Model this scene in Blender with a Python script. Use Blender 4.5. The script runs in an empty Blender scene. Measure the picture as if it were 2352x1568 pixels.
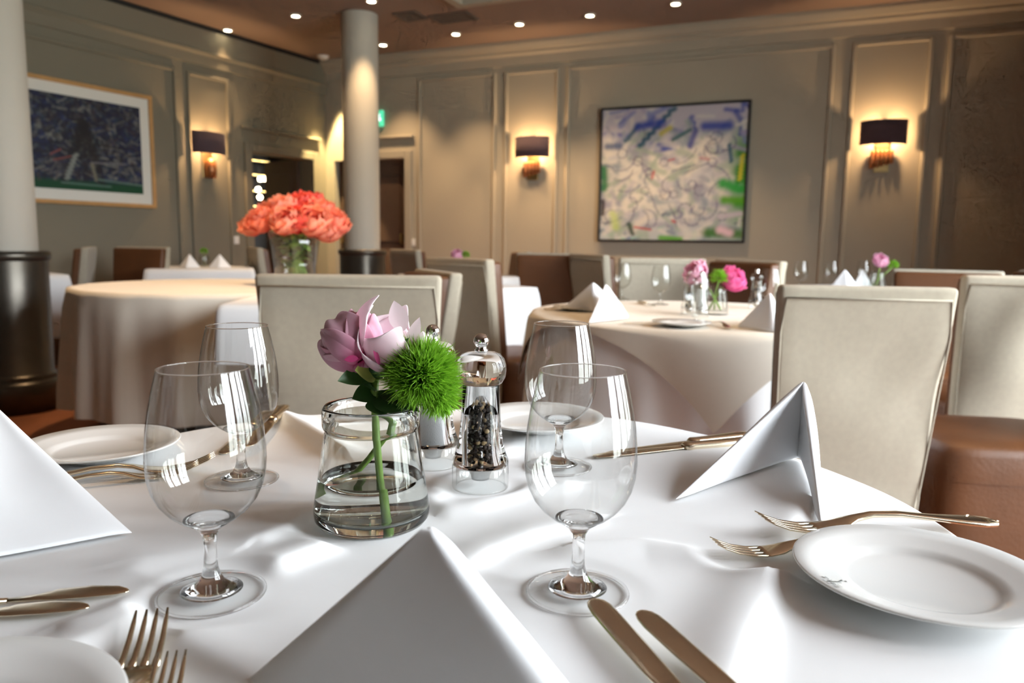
import bpy, math, random
import numpy as np
from mathutils import Vector, Matrix

# ------------------------------------------------------------------ camera, world, light
sc = bpy.context.scene
COL = sc.collection
FPX = 1764.0; PITCH = math.radians(7.35); ROLL = .013; HC = .987
def _rx(a):
    c, s = math.cos(a), math.sin(a); return np.array([[1, 0, 0], [0, c, -s], [0, s, c]])
def _rz(a):
    c, s = math.cos(a), math.sin(a); return np.array([[c, -s, 0], [s, c, 0], [0, 0, 1]])
RC = _rx(math.pi / 2 - PITCH) @ _rz(ROLL)
CAM = np.array([0, 0, HC])
cam_d = bpy.data.cameras.new('camera'); cam = bpy.data.objects.new('camera', cam_d); COL.objects.link(cam)
M = Matrix([list(RC[i]) + [CAM[i]] for i in range(3)] + [[0, 0, 0, 1]])
cam.matrix_world = M
cam_d.sensor_width = 36; cam_d.lens = FPX / 2352 * 36
cam_d.clip_start = .02; cam_d.clip_end = 200
cam_d.dof.use_dof = True; cam_d.dof.focus_distance = .66; cam_d.dof.aperture_fstop = 8.0
sc.camera = cam
sc.view_settings.view_transform = 'Standard'; sc.view_settings.look = 'None'
sc.view_settings.gamma = 1; sc.view_settings.use_curve_mapping = False
sc.view_settings.exposure = 0.0
try:
    cy = sc.cycles
    cy.max_bounces = 11; cy.diffuse_bounces = 3; cy.glossy_bounces = 3
    cy.transmission_bounces = 10; cy.transparent_max_bounces = 16
    cy.use_adaptive_sampling = True; cy.adaptive_threshold = .07; cy.adaptive_min_samples = 12
    cy.caustics_refractive = True; cy.caustics_reflective = True
    cy.blur_glossy = .6; cy.sample_clamp_indirect = 6
    cy.use_denoising = True
except Exception as ex:
    print(ex)
SKY = 30.0
w = bpy.data.worlds.new('overcast_sky'); sc.world = w; w.use_nodes = True
nt = w.node_tree; bg = nt.nodes['Background']
tc = nt.nodes.new('ShaderNodeTexCoord'); sep = nt.nodes.new('ShaderNodeSeparateXYZ')
rmp = nt.nodes.new('ShaderNodeValToRGB')
nt.links.new(tc.outputs['Generated'], sep.inputs[0]); nt.links.new(sep.outputs['Z'], rmp.inputs[0])
rmp.color_ramp.elements[0].position = 0.0; rmp.color_ramp.elements[0].color = (.42, .46, .44, 1)
rmp.color_ramp.elements[1].position = .12; rmp.color_ramp.elements[1].color = (.89, .945, 1.0, 1)
nt.links.new(rmp.outputs[0], bg.inputs[0]); bg.inputs[1].default_value = SKY

WARM = (1.0, .66, .36)
def lamp(name, kind, loc, power, color=WARM, size=.04, angle=70, blend=.6, target=None):
    l = bpy.data.lights.new(name, kind); o = bpy.data.objects.new(name, l); COL.objects.link(o)
    l.energy = power; l.color = color; o.location = loc
    if kind == 'SPOT':
        l.spot_size = math.radians(angle); l.spot_blend = blend; l.shadow_soft_size = size
        if target is not None:
            o.rotation_euler = (Vector(target) - Vector(loc)).to_track_quat('-Z', 'Y').to_euler()
    else:
        l.shadow_soft_size = size
    return o

# ------------------------------------------------------------------ pixel helpers
def ray(x, y): return RC @ np.array([(x - 1176) / FPX, -(y - 784) / FPX, -1.])
def onz(x, y, z=.75):
    d = ray(x, y); return CAM + d * ((z - HC) / d[2])
def ony(x, y, Y):
    d = ray(x, y); return CAM + d * (Y / d[1])
def hor(px): return 541.2 + (571.7 - 541.2) * px / 2352
def gp(px, Y):
    p = ony(px, hor(px), Y); return float(p[0]), float(Y)

# ------------------------------------------------------------------ mesh helpers
def mesh_obj(name, vf, m, parent=None, smooth=True, loc=(0, 0, 0), rot=(0, 0, 0)):
    me = bpy.data.meshes.new(name); me.from_pydata([tuple(map(float, v)) for v in vf[0]], [], vf[1]); me.update()
    if smooth: me.polygons.foreach_set('use_smooth', [True] * len(me.polygons))
    o = bpy.data.objects.new(name, me); COL.objects.link(o)
    if m is not None: me.materials.append(m)
    o.parent = parent; o.location = loc; o.rotation_euler = rot
    return o
def tag(o, label, cat, group=None):
    o['label'] = label; o['category'] = cat
    if group: o['group'] = group
    return o
def struct(o): o['kind'] = 'structure'; return o
def thing(name, label, cat, loc=(0, 0, 0), rotz=0, group=None):
    o = bpy.data.objects.new(name, None); COL.objects.link(o); o.empty_display_size = .05
    o.location = loc; o.rotation_euler = (0, 0, rotz)
    return tag(o, label, cat, group)
def copy_tree(o, parent=None, **kw):
    c = o.copy(); COL.objects.link(c); c.parent = parent
    for ch in list(o.children): copy_tree(ch, c)
    for k, v in kw.items(): c[k] = v
    return c
def join(*parts):
    V, Fc = [], []
    for v, f in parts:
        n = len(V); V += list(v); Fc += [tuple(i + n for i in q) for q in f]
    return V, Fc
def box(x0, x1, y0, y1, z0, z1):
    v = [(x0, y0, z0), (x1, y0, z0), (x1, y1, z0), (x0, y1, z0), (x0, y0, z1), (x1, y0, z1), (x1, y1, z1), (x0, y1, z1)]
    return v, [(0, 3, 2, 1), (4, 5, 6, 7), (0, 1, 5, 4), (1, 2, 6, 5), (2, 3, 7, 6), (3, 0, 4, 7)]
def lathe(prof, seg=48, closed=False):
    """prof: list of (r,z); r==0 gives a pole."""
    V, Fc, rows = [], [], []
    for r, z in prof:
        if r <= 1e-7: rows.append([len(V)]); V.append((0, 0, z))
        else:
            rows.append(list(range(len(V), len(V) + seg)))
            V += [(r * math.cos(2 * math.pi * k / seg), r * math.sin(2 * math.pi * k / seg), z) for k in range(seg)]
    pairs = list(zip(rows[:-1], rows[1:])) + ([(rows[-1], rows[0])] if closed else [])
    for a, b in pairs:
        if len(a) == 1 and len(b) == 1: continue
        for k in range(seg):
            k2 = (k + 1) % seg
            if len(a) == 1: Fc.append((a[0], b[k2], b[k]))
            elif len(b) == 1: Fc.append((a[k], a[k2], b[0]))
            else: Fc.append((a[k], a[k2], b[k2], b[k]))
    return V, Fc
def tube(path, rad, seg=8, cap=True):
    P = [np.array(p, float) for p in path]; n = len(P)
    rad = [rad] * n if not hasattr(rad, '__len__') else rad
    V, Fc = [], []
    up = np.array([.13, .31, .94])
    for i in range(n):
        t = P[min(i + 1, n - 1)] - P[max(i - 1, 0)]; t = t / (np.linalg.norm(t) + 1e-12)
        a = np.cross(t, up); 
        if np.linalg.norm(a) < 1e-4: a = np.cross(t, [1, 0, 0])
        a /= np.linalg.norm(a); b = np.cross(t, a)
        for k in range(seg):
            q = 2 * math.pi * k / seg
            V.append(tuple(P[i] + rad[i] * (a * math.cos(q) + b * math.sin(q))))
    for i in range(n - 1):
        for k in range(seg):
            k2 = (k + 1) % seg
            Fc.append((i * seg + k, i * seg + k2, (i + 1) * seg + k2, (i + 1) * seg + k))
    if cap:
        Fc.append(tuple(range(seg - 1, -1, -1))); Fc.append(tuple((n - 1) * seg + k for k in range(seg)))
    return V, Fc
def loft(secs, seg=12, pw=.6):
    """secs: (x, yc, zc, halfwidth, halfthick) rounded-rectangle sections along x, capped."""
    V, Fc = [], []
    for x, yc, zc, hw, ht in secs:
        for k in range(seg):
            q = 2 * math.pi * (k + .5) / seg; c, s = math.cos(q), math.sin(q)
            V.append((x, yc + hw * math.copysign(abs(c) ** pw, c), zc + ht * math.copysign(abs(s) ** pw, s)))
    n = len(secs)
    for i in range(n - 1):
        for k in range(seg):
            k2 = (k + 1) % seg; Fc.append((i * seg + k, (i + 1) * seg + k, (i + 1) * seg + k2, i * seg + k2))
    Fc.append(tuple(range(seg))); Fc.append(tuple((n - 1) * seg + k for k in range(seg - 1, -1, -1)))
    return V, Fc
def gridf(fn, nu, nv, wrap=False):
    V = [fn(i / (nu if wrap else nu - 1), j / (nv - 1)) for j in range(nv) for i in range(nu)]
    Fc = []
    for j in range(nv - 1):
        for i in range(nu if wrap else nu - 1):
            i2 = (i + 1) % nu; Fc.append((j * nu + i, j * nu + i2, (j + 1) * nu + i2, (j + 1) * nu + i))
    return V, Fc
def bevel(o, wd, seg=2):
    m = o.modifiers.new('bevel', 'BEVEL'); m.width = wd; m.segments = seg; m.limit_method = 'ANGLE'; return o
def subd(o, n=1):
    m = o.modifiers.new('subd', 'SUBSURF'); m.levels = n; m.render_levels = n; return o

# ------------------------------------------------------------------ materials
def mat(name, color, rough=.6, metal=0, spec=.5, bump=None, var=None, sheen=0, coat=0, emit=None, transl=0):
    """bump=(scale,strength,dist) noise relief; var=(scale,amount) colour variation."""
    m = bpy.data.materials.new(name); m.use_nodes = True
    t = m.node_tree; b = t.nodes['Principled BSDF']
    b.inputs['Base Color'].default_value = (*color, 1); b.inputs['Roughness'].default_value = rough
    b.inputs['Metallic'].default_value = metal; b.inputs['Specular IOR Level'].default_value = spec
    b.inputs['Sheen Weight'].default_value = sheen; b.inputs['Coat Weight'].default_value = coat
    tcn = t.nodes.new('ShaderNodeTexCoord')
    if var:
        n = t.nodes.new('ShaderNodeTexNoise'); n.inputs['Scale'].default_value = var[0]; n.inputs['Detail'].default_value = 4
        t.links.new(tcn.outputs['Object'], n.inputs['Vector'])
        mx = t.nodes.new('ShaderNodeMix'); mx.data_type = 'RGBA'
        mx.inputs['A'].default_value = (*[c * (1 - var[1]) for c in color], 1)
        mx.inputs['B'].default_value = (*[min(1, c * (1 + var[1])) for c in color], 1)
        t.links.new(n.outputs[0], mx.inputs['Factor']); t.links.new(mx.outputs['Result'], b.inputs['Base Color'])
    if bump:
        n = t.nodes.new('ShaderNodeTexNoise'); n.inputs['Scale'].default_value = bump[0]; n.inputs['Detail'].default_value = 3
        t.links.new(tcn.outputs['Object'], n.inputs['Vector'])
        bp = t.nodes.new('ShaderNodeBump'); bp.inputs['Strength'].default_value = bump[1]; bp.inputs['Distance'].default_value = bump[2]
        t.links.new(n.outputs[0], bp.inputs['Height']); t.links.new(bp.outputs[0], b.inputs['Normal'])
    if emit:
        m.cycles.emission_sampling = 'NONE'
        b.inputs['Emission Color'].default_value = (*emit[0], 1); b.inputs['Emission Strength'].default_value = emit[1]
    if transl:
        tr = t.nodes.new('ShaderNodeBsdfTranslucent'); tr.inputs[0].default_value = (*color, 1)
        mix = t.nodes.new('ShaderNodeMixShader'); mix.inputs[0].default_value = transl
        t.links.new(b.outputs[0], mix.inputs[1]); t.links.new(tr.outputs[0], mix.inputs[2])
        t.links.new(mix.outputs[0], t.nodes['Material Output'].inputs[0])
    return m
def glassmat(name, color=(1, 1, 1), ior=1.5, rough=0.0):
    m = bpy.data.materials.new(name); m.use_nodes = True; t = m.node_tree
    t.nodes.remove(t.nodes['Principled BSDF'])
    g = t.nodes.new('ShaderNodeBsdfGlass'); g.inputs['Color'].default_value = (*color, 1); g.inputs['IOR'].default_value = ior
    g.inputs['Roughness'].default_value = rough
    n = t.nodes.new('ShaderNodeTexNoise'); n.inputs['Scale'].default_value = 40
    tcn = t.nodes.new('ShaderNodeTexCoord'); t.links.new(tcn.outputs['Object'], n.inputs['Vector'])
    bp = t.nodes.new('ShaderNodeBump'); bp.inputs['Strength'].default_value = .02; bp.inputs['Distance'].default_value = .001
    t.links.new(n.outputs[0], bp.inputs['Height']); t.links.new(bp.outputs[0], g.inputs['Normal'])
    t.links.new(g.outputs[0], t.nodes['Material Output'].inputs[0]); return m
def thinglass(name, tint=(1, 1, 1), ior=1.5, edge=None):
    m = bpy.data.materials.new(name); m.use_nodes = True; t = m.node_tree
    t.nodes.remove(t.nodes['Principled BSDF'])
    tr = t.nodes.new('ShaderNodeBsdfTransparent'); tr.inputs[0].default_value = (*tint, 1)
    gl = t.nodes.new('ShaderNodeBsdfGlossy'); gl.inputs['Roughness'].default_value = .02
    fr = t.nodes.new('ShaderNodeFresnel'); ge = t.nodes.new('ShaderNodeNewGeometry'); mi = t.nodes.new('ShaderNodeMix')
    mi.inputs['A'].default_value = ior; mi.inputs['B'].default_value = 1 / ior     # same thin sheet from either side
    t.links.new(ge.outputs['Backfacing'], mi.inputs['Factor']); t.links.new(mi.outputs['Result'], fr.inputs[0])
    mx = t.nodes.new('ShaderNodeMixShader')
    t.links.new(fr.outputs[0], mx.inputs[0]); t.links.new(tr.outputs[0], mx.inputs[1]); t.links.new(gl.outputs[0], mx.inputs[2])
    if edge:     # longer way through the glass towards the outline
        lw = t.nodes.new('ShaderNodeLayerWeight'); lw.inputs[0].default_value = .5
        pw = t.nodes.new('ShaderNodeMath'); pw.operation = 'POWER'; pw.inputs[1].default_value = 5.0; t.links.new(lw.outputs['Facing'], pw.inputs[0])
        mc = t.nodes.new('ShaderNodeMix'); mc.data_type = 'RGBA'; mc.inputs['A'].default_value = (*tint, 1); mc.inputs['B'].default_value = (edge, edge, edge * .98, 1)
        t.links.new(pw.outputs[0], mc.inputs['Factor']); t.links.new(mc.outputs['Result'], tr.inputs[0])
    t.links.new(mx.outputs[0], t.nodes['Material Output'].inputs[0]); return m
def weave(name, color, scale, strength=.15, rough=.85, var=.06, transl=0.0):
    """woven cloth: crossing thread waves as fine relief plus slub colour noise."""
    m = mat(name, color, rough, sheen=.15, spec=.25, var=(60, var), transl=transl); t = m.node_tree
    b = t.nodes['Principled BSDF']; tcn = t.nodes.new('ShaderNodeTexCoord')
    ws = []
    for ax in ('X', 'Y', 'Z'):
        wv = t.nodes.new('ShaderNodeTexWave'); wv.bands_direction = ax; wv.inputs['Scale'].default_value = scale
        wv.inputs['Distortion'].default_value = 0
        t.links.new(tcn.outputs['Object'], wv.inputs['Vector']); ws.append(wv)
    a = t.nodes.new('ShaderNodeMath'); a.operation = 'ADD'; t.links.new(ws[0].outputs[1], a.inputs[0]); t.links.new(ws[1].outputs[1], a.inputs[1])
    a2 = t.nodes.new('ShaderNodeMath'); a2.operation = 'ADD'; t.links.new(a.outputs[0], a2.inputs[0]); t.links.new(ws[2].outputs[1], a2.inputs[1])
    bp = t.nodes.new('ShaderNodeBump'); bp.inputs['Strength'].default_value = strength; bp.inputs['Distance'].default_value = .001
    t.links.new(a2.outputs[0], bp.inputs['Height']); t.links.new(bp.outputs[0], b.inputs['Normal'])
    return m
def vcolmat(name, rough=.6, transl=0, bump=None):
    m = mat(name, (1, 1, 1), rough, spec=.3, bump=bump); t = m.node_tree; b = t.nodes['Principled BSDF']
    at = t.nodes.new('ShaderNodeVertexColor'); at.layer_name = 'Col'
    t.links.new(at.outputs[0], b.inputs['Base Color'])
    if transl:
        tr = t.nodes.new('ShaderNodeBsdfTranslucent'); t.links.new(at.outputs[0], tr.inputs[0])
        mix = t.nodes.new('ShaderNodeMixShader'); mix.inputs[0].default_value = transl
        t.links.new(b.outputs[0], mix.inputs[1]); t.links.new(tr.outputs[0], mix.inputs[2])
        t.links.new(mix.outputs[0], t.nodes['Material Output'].inputs[0])
    return m
def set_cols(o, cols):
    me = o.data; a = me.color_attributes.new('Col', 'FLOAT_COLOR', 'POINT')
    arr = np.ones((len(me.vertices), 4), dtype=np.float32); arr[:, :3] = np.array(cols, dtype=np.float32)[:, :3]
    a.data.foreach_set('color', arr.ravel())

MT = dict(
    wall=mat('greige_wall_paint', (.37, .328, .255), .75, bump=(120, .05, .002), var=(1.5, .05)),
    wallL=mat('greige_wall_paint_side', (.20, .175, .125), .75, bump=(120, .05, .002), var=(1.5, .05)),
    ceil=mat('taupe_ceiling_paint', (.28, .20, .16), .8, var=(2, .04)),
    floor=mat('russet_carpet', (.20, .065, .025), .95, bump=(400, .4, .004), var=(6, .25)),
    gap=mat('painted_gap_shade', (.02, .018, .016), .9),
    column=mat('column_plaster', (.44, .41, .35), .7, bump=(80, .08, .002), var=(3, .05)),
    bronze=mat('dark_bronze_metal', (.10, .09, .075), .34, metal=.85, var=(8, .2)),
    brass=mat('brass_trim', (.55, .42, .2), .35, metal=1),
    door=mat('dark_stained_door', (.085, .05, .035), .5, var=(12, .2)),
    cloth=weave('white_damask_cloth', (.83, .83, .83), 900, .06, .7, .015),
    creamcloth=weave('cream_table_linen', (.70, .65, .56), 500, .08, .8, .02),
    napkin=weave('white_linen_napkin', (.84, .85, .87), 1200, .08, .65, .012),
    linen=weave('beige_linen_cover', (.395, .355, .278), 420, .35, .9, .10),
    leather=mat('brown_leather', (.10, .037, .011), .5, bump=(90, .25, .003), var=(9, .25)),
    wood=mat('honey_oak_frame', (.52, .28, .10), .45, var=(14, .25)),
    blackframe=mat('black_frame_lacquer', (.02, .02, .022), .4),
    matboard=mat('white_mat_board', (.72, .70, .64), .8),
    porcelain=mat('white_porcelain', (.80, .80, .78), .12, coat=.4),
    silver=mat('silver_plate', (.84, .74, .57), .2, metal=1, bump=(250, .03, .001)),
    chrome=mat('polished_chrome', (.9, .9, .9), .05, metal=1),
    steel=mat('brushed_grinder_steel', (.6, .6, .6), .3, metal=1),
    glass=glassmat('clear_crystal'),
    vaseglass=glassmat('pressed_jar_glass', (.985, .995, .988), 1.45),
    acrylic=glassmat('clear_acrylic', (.995, .995, .995), 1.33),
    water=glassmat('clear_water', (.99, 1, .99), 1.333),
    crystal=thinglass('thin_blown_crystal', (.98, .985, .98), 1.7, .25),
    thin=thinglass('thin_clear_glass', (.96, .97, .96), 1.6, .35),
    footglass=thinglass('thin_foot_crystal', (.985, .99, .985), 1.5),
    pane=thinglass('window_pane_glass', (.97, .98, .98), 1.3),
    pepper=mat('peppercorns', (.03, .022, .018), .7, var=(260, .9)),
    pepper2=mat('pale_peppercorns', (.42, .30, .16), .7, var=(300, .3)),
    salt=mat('white_salt', (.82, .83, .84), .6, bump=(900, .6, .001), transl=.3),
    stem=mat('green_stem', (.20, .34, .06), .45, var=(60, .3)),
    leaf=mat('dark_green_leaf', (.05, .13, .035), .4, var=(40, .35), transl=.2),
    sepal=mat('pale_green_sepal', (.45, .52, .12), .5, var=(60, .3), transl=.15),
    tuft=mat('bright_green_tuft', (.22, .45, .03), .5, var=(30, .45), transl=.35),
    petal=vcolmat('pink_peony_petal', .5, .42, bump=(160, .15, .001)),
    shade=weave('aubergine_lamp_shade', (.10, .065, .075), 260, .3, .9, .1),
    liner=mat('cream_shade_liner', (.9, .75, .5), .6),
    tubewood=mat('copper_tubes', (.42, .16, .06), .35, metal=.6, var=(20, .3)),
    light=mat('downlight_lens', (1, .95, .8), .4, emit=((1, .86, .58), 30)),
    rimm=mat('downlight_rim', (.7, .66, .58), .4),
    exitg=mat('exit_sign_green', (.05, .5, .25), .4, emit=((.10, .75, .42), 1.0)),
    exitw=mat('exit_sign_pictogram', (.8, .9, .85), .4, emit=((.8, 1, .9), 2.0)),
    plastic=mat('white_switch_plastic', (.75, .73, .68), .4),
    barwood=mat('black_bar_joinery', (.02, .017, .015), .5),
    barglow=mat('bar_shelf_led', (1, .8, .4), .5, emit=((1, .68, .22), 5)),
    bulb=mat('bar_bulb', (1, .9, .7), .4, emit=((1, .85, .55), 26)),
    btl=[mat('bottle_%s' % n, c, .15, spec=.8) for n, c in (('amber', (.35, .15, .03)), ('green', (.06, .16, .06)), ('blue', (.08, .2, .3)), ('clear', (.5, .45, .35)))],
    mill=mat('print_grey', (.06, .07, .065), .5),
    frame=mat('window_frame_paint', (.6, .58, .53), .5),
    vent=mat('vent_metal', (.12, .09, .075), .6),
)

# ------------------------------------------------------------------ room shell
CZ = 3.02
Pc = np.array([*gp(752, 9.2), 0.]); Pr = np.array([*gp(1900, 9.2 / 1.315), 0.]); Pl = np.array([*gp(489, 9.2 * 1398 / 1661), 0.])
e1 = (Pr - Pc) / np.linalg.norm(Pr - Pc); eL = (Pl - Pc) / np.linalg.norm(Pl - Pc)
nR = np.array([e1[1], -e1[0], 0]);  nR = nR if (CAM - Pc) @ nR > 0 else -nR
nL = np.array([eL[1], -eL[0], 0]);  nL = nL if (CAM - Pc) @ nL > 0 else -nL
def wmat(P, e, n):   # local x along wall, y into room, z up
    return Matrix([[e[0], n[0], 0, P[0]], [e[1], n[1], 0, P[1]], [0, 0, 1, 0], [0, 0, 0, 1]])
def wpx(P, e, n, px, py, off=0.):
    d = ray(px, py); t = ((P + n * off - CAM) @ n) / (d @ n); q = CAM + d * t
    return float((q - P) @ e), float(q[2])
def WR(px, py, off=0.): return wpx(Pc, e1, nR, px, py, off)
def WL(px, py, off=0.): return wpx(Pc, eL, nL, px, py, off)
MR = wmat(Pc, e1, nR); ML = wmat(Pc, eL, nL)
LR = float((CAM - Pc) @ e1) + 2.3            # right wall ends at the window wall
Pe = Pc + e1 * LR                            # corner with the window wall
QB = float((CAM - Pc) @ nR) + 2.6            # wall behind the viewer
Pb = Pe + nR * QB
tB = QB / float(eL @ nR); Pbl = Pc + eL * tB
def wall(name, L, holes, Mx, m, thick=.18):
    """holes: (x0,x1,z0,z1), sorted by x; the wall is one mesh with openings through it"""
    parts = []; x = 0
    for x0, x1, z0, z1 in holes:
        parts.append(box(x, x0, -thick, 0, 0, CZ + .05))
        if z0 > 0.001: parts.append(box(x0, x1, -thick, 0, 0, z0))
        parts.append(box(x0, x1, -thick, 0, z1, CZ + .05)); x = x1
    parts.append(box(x, L, -thick, 0, 0, CZ + .05))
    o = mesh_obj(name, join(*parts), m, smooth=False); o.matrix_world = Mx; return struct(o)
poly = [tuple(Pc[:2]), tuple(Pe[:2]), tuple(Pb[:2]), tuple(Pbl[:2])]
cen = np.mean(np.array(poly), 0)
def slab(z0, z1, grow):
    pp = [tuple(cen + (np.array(p) - cen) * grow) for p in poly]
    v = [(*p, z0) for p in pp] + [(*p, z1) for p in pp]
    return v, [(0, 1, 2, 3), (7, 6, 5, 4)] + [(i, i + 4, (i + 1) % 4 + 4, (i + 1) % 4) for i in range(4)]
floor = struct(mesh_obj('floor', slab(-.1, 0, 1.35), MT['floor'], smooth=False))
ceiling = struct(mesh_obj('ceiling', slab(CZ, CZ + .1, 1.06), MT['ceil'], smooth=False))

# doorway to the bar in the left wall
dx1, dzt = WL(575, 352); dx0, dzt2 = WL(716, 364); dzt = (dzt + dzt2) / 2
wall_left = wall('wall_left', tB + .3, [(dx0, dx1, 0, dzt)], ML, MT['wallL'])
# doors in the right wall (dark leaf recessed)
ra, rzt = WR(872, 366); rb, _ = WR(931, 366)
qa, _ = WR(738, 366); qb, _ = WR(792, 366)
wall_right = wall('wall_right', LR, [(max(.12, qa), qb, 0, rzt), (ra - .25, rb, 0, rzt)], MR, MT['wall'])
MW = Matrix([[nR[0], -e1[0], 0, Pe[0]], [nR[1], -e1[1], 0, Pe[1]], [0, 0, 1, 0], [0, 0, 0, 1]])
QC = float((CAM - Pc) @ nR)
WINS = [(QC - 4.5 + i * 1.1, QC - 4.5 + i * 1.1 + .95, .35, 2.6) for i in range(4)]
wall_end = wall('wall_window', QB, WINS, MW, MT['wall'])
shade_wall = struct(mesh_obj('added_shade_wall', box(QC - 5.0, QC - 4.8, 0, .6, 0, CZ), MT['wall'], smooth=False)); shade_wall.matrix_world = MW  # unseen stub wall, added to keep window light off the right wall's end
MB = Matrix([[-e1[0], -nR[0], 0, Pb[0]], [-e1[1], -nR[1], 0, Pb[1]], [0, 0, 1, 0], [0, 0, 0, 1]])
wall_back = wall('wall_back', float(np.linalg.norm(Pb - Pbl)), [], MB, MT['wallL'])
for i, (x0, x1, z0, z1) in enumerate(WINS):
    fr = join(box(x0, x0 + .05, -.12, -.05, z0, z1), box(x1 - .05, x1, -.12, -.05, z0, z1),
              box(x0 + .05, x1 - .05, -.12, -.05, z0, z0 + .05), box(x0 + .05, x1 - .05, -.12, -.05, z1 - .05, z1))
    o = struct(mesh_obj('window_%d' % (i + 1), fr, MT['frame'], smooth=False)); o.matrix_world = MW
    mesh_obj('mullion', box((x0 + x1) / 2 - .02, (x0 + x1) / 2 + .02, -.11, -.06, z0 + .05, z1 - .05), MT['frame'], o, False)
    mesh_obj('transom', box(x0 + .05, x1 - .05, -.105, -.065, 1.95, 1.99), MT['frame'], o, False)
    for k, (a, b) in enumerate(((x0 + .05, (x0 + x1) / 2 - .02), ((x0 + x1) / 2 + .02, x1 - .05))):
        mesh_obj('pane', ([(a, -.085, z0 + .05), (b, -.085, z0 + .05), (b, -.085, z1 - .05), (a, -.085, z1 - .05)], [(0, 1, 2, 3)]), MT['pane'], o, False)
    mesh_obj('window_sill', box(x0 - .05, x1 + .05, -.03, .10, z0 - .04, z0), MT['frame'], o, False)
    pl = bpy.data.lights.new('window_portal', 'AREA'); pl.shape = 'RECTANGLE'; pl.size = x1 - x0; pl.size_y = z1 - z0
    pl.cycles.is_portal = True
    po = bpy.data.objects.new('window_portal', pl); COL.objects.link(po)
    # faces into the room: local -Z along MW +y
    Y = np.array([-e1[0], -e1[1], 0]); X = np.array([nR[0], nR[1], 0])
    c = np.array(MW @ Vector(((x0 + x1) / 2, -.15, (z0 + z1) / 2)))
    Zl = -Y; Yl = np.array([0, 0, 1.]); Xl = np.cross(Yl, Zl)
    po.matrix_world = Matrix([[Xl[0], Yl[0], Zl[0], c[0]], [Xl[1], Yl[1], Zl[1], c[1]], [Xl[2], Yl[2], Zl[2], c[2]], [0, 0, 0, 1]])

# cornice, painted gap shade, skirting
def on_wall(name, vf, m, Mx, parent=None, smooth=False):
    o = mesh_obj(name, vf, m, None, smooth)
    if parent is None: o.matrix_world = Mx; struct(o)
    else: o.parent = parent
    return o
def profile_run(prof, x0, x1):
    n = len(prof); v = [(x0, y, z) for y, z in prof] + [(x1, y, z) for y, z in prof]
    return v, [(i, i + n, (i + 1) % n + n, (i + 1) % n) for i in range(n)] + [tuple(range(n)), tuple(range(2 * n - 1, n - 1, -1))]
_, zc = WR(1500, 90); zc2 = WL(243, 63)[1]
crownR = [(0, zc - .14), (.02, zc - .14), (.025, zc - .05), (.05, zc - .02), (.05, zc), (.07, zc + .01), (.10, CZ - .03), (.10, CZ), (0, CZ)]
crownL = [(0, zc2 - .12), (.02, zc2 - .12), (.025, zc2 - .03), (.045, zc2), (.045, zc2 + .012), (.03, zc2 + .02), (.03, CZ - .045), (0, CZ - .045)]
on_wall('trim_1', profile_run(crownR, 0, LR), MT['wall'], MR)
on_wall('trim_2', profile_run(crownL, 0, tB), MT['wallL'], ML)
on_wall('trim_3', box(.02, tB, 0, .02, CZ - .045, CZ - .002), MT['gap'], ML)  # solid black strip, painted in for the shade of the ceiling gap
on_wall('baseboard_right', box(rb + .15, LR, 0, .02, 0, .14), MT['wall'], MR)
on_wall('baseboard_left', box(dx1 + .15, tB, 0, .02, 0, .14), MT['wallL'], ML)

def moulding(x0, x1, z0, z1, wall_o, m, w=.035, d=.022):
    """raised panel moulding: four mitred bars as parts of the wall"""
    for nm, b in (('moulding_stile', (x0, x0 + w, z0, z1)), ('moulding_stile', (x1 - w, x1, z0, z1)),
                  ('moulding_rail', (x0 + w, x1 - w, z1 - w, z1)), ('moulding_rail', (x0 + w, x1 - w, z0, z0 + w))):
        o = mesh_obj(nm, box(b[0], b[1], 0, d, b[2], b[3]), m, wall_o, False); bevel(o, .008, 2)
zp = zc - .19
for a, b in ((962, 1138), (1158, 1280), (1298, 1898), (1936, 2118), (2152, 2560)):
    x0 = WR(a, 450)[0]; x1 = WR(b, 450)[0]
    moulding(x0, min(x1, LR - .1), .25, zp, wall_right, MT['wall'])
zpl = zc2 - .2
for a, b in ((-500, 412), (436, 530)):
    x1 = WL(a, 400)[0]; x0 = WL(b, 400)[0]
    moulding(x0, x1, .25, zpl, wall_left, MT['wallL'])
# architraves and over-door mouldings
def architrave(x0, x1, zt, wall_o, m, w=.09, d=.03):
    for nm, b in (('architrave', (x0 - w, x0, 0, zt + w)), ('architrave', (x1, x1 + w, 0, zt + w)), ('architrave', (x0, x1, zt, zt + w))):
        bevel(mesh_obj(nm, box(b[0], b[1], 0, d, b[2], b[3]), m, wall_o, False), .008, 2)
    bevel(mesh_obj('door_cornice', box(x0 - w - .03, x1 + w + .03, 0, .05, zt + .22, zt + .25), m, wall_o, False), .01, 2)
architrave(dx0, dx1, dzt, wall_left, MT['wallL'])
architrave(ra - .25, rb, rzt, wall_right, MT['wall'])
def door(name, x0, x1, zt, Mx):
    o = struct(mesh_obj(name, box(x0, x1, -.14, -.09, 0.0, zt), MT['door'], smooth=False)); o.matrix_world = Mx
    for z0, z1 in ((.2, .85), (.98, zt - .18)):
        bevel(mesh_obj('panel', box(x0 + .12, x1 - .12, -.09, -.078, z0, z1), MT['door'], o, False), .008, 2)
    bevel(mesh_obj('handle', box(x1 - .11, x1 - .09, -.09, -.05, .95, 1.07), MT['brass'], o, False), .006, 2)
door('door_1', ra - .25, rb, rzt, MR)
door('door_2', max(.12, qa), qb, rzt, MR)

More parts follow.
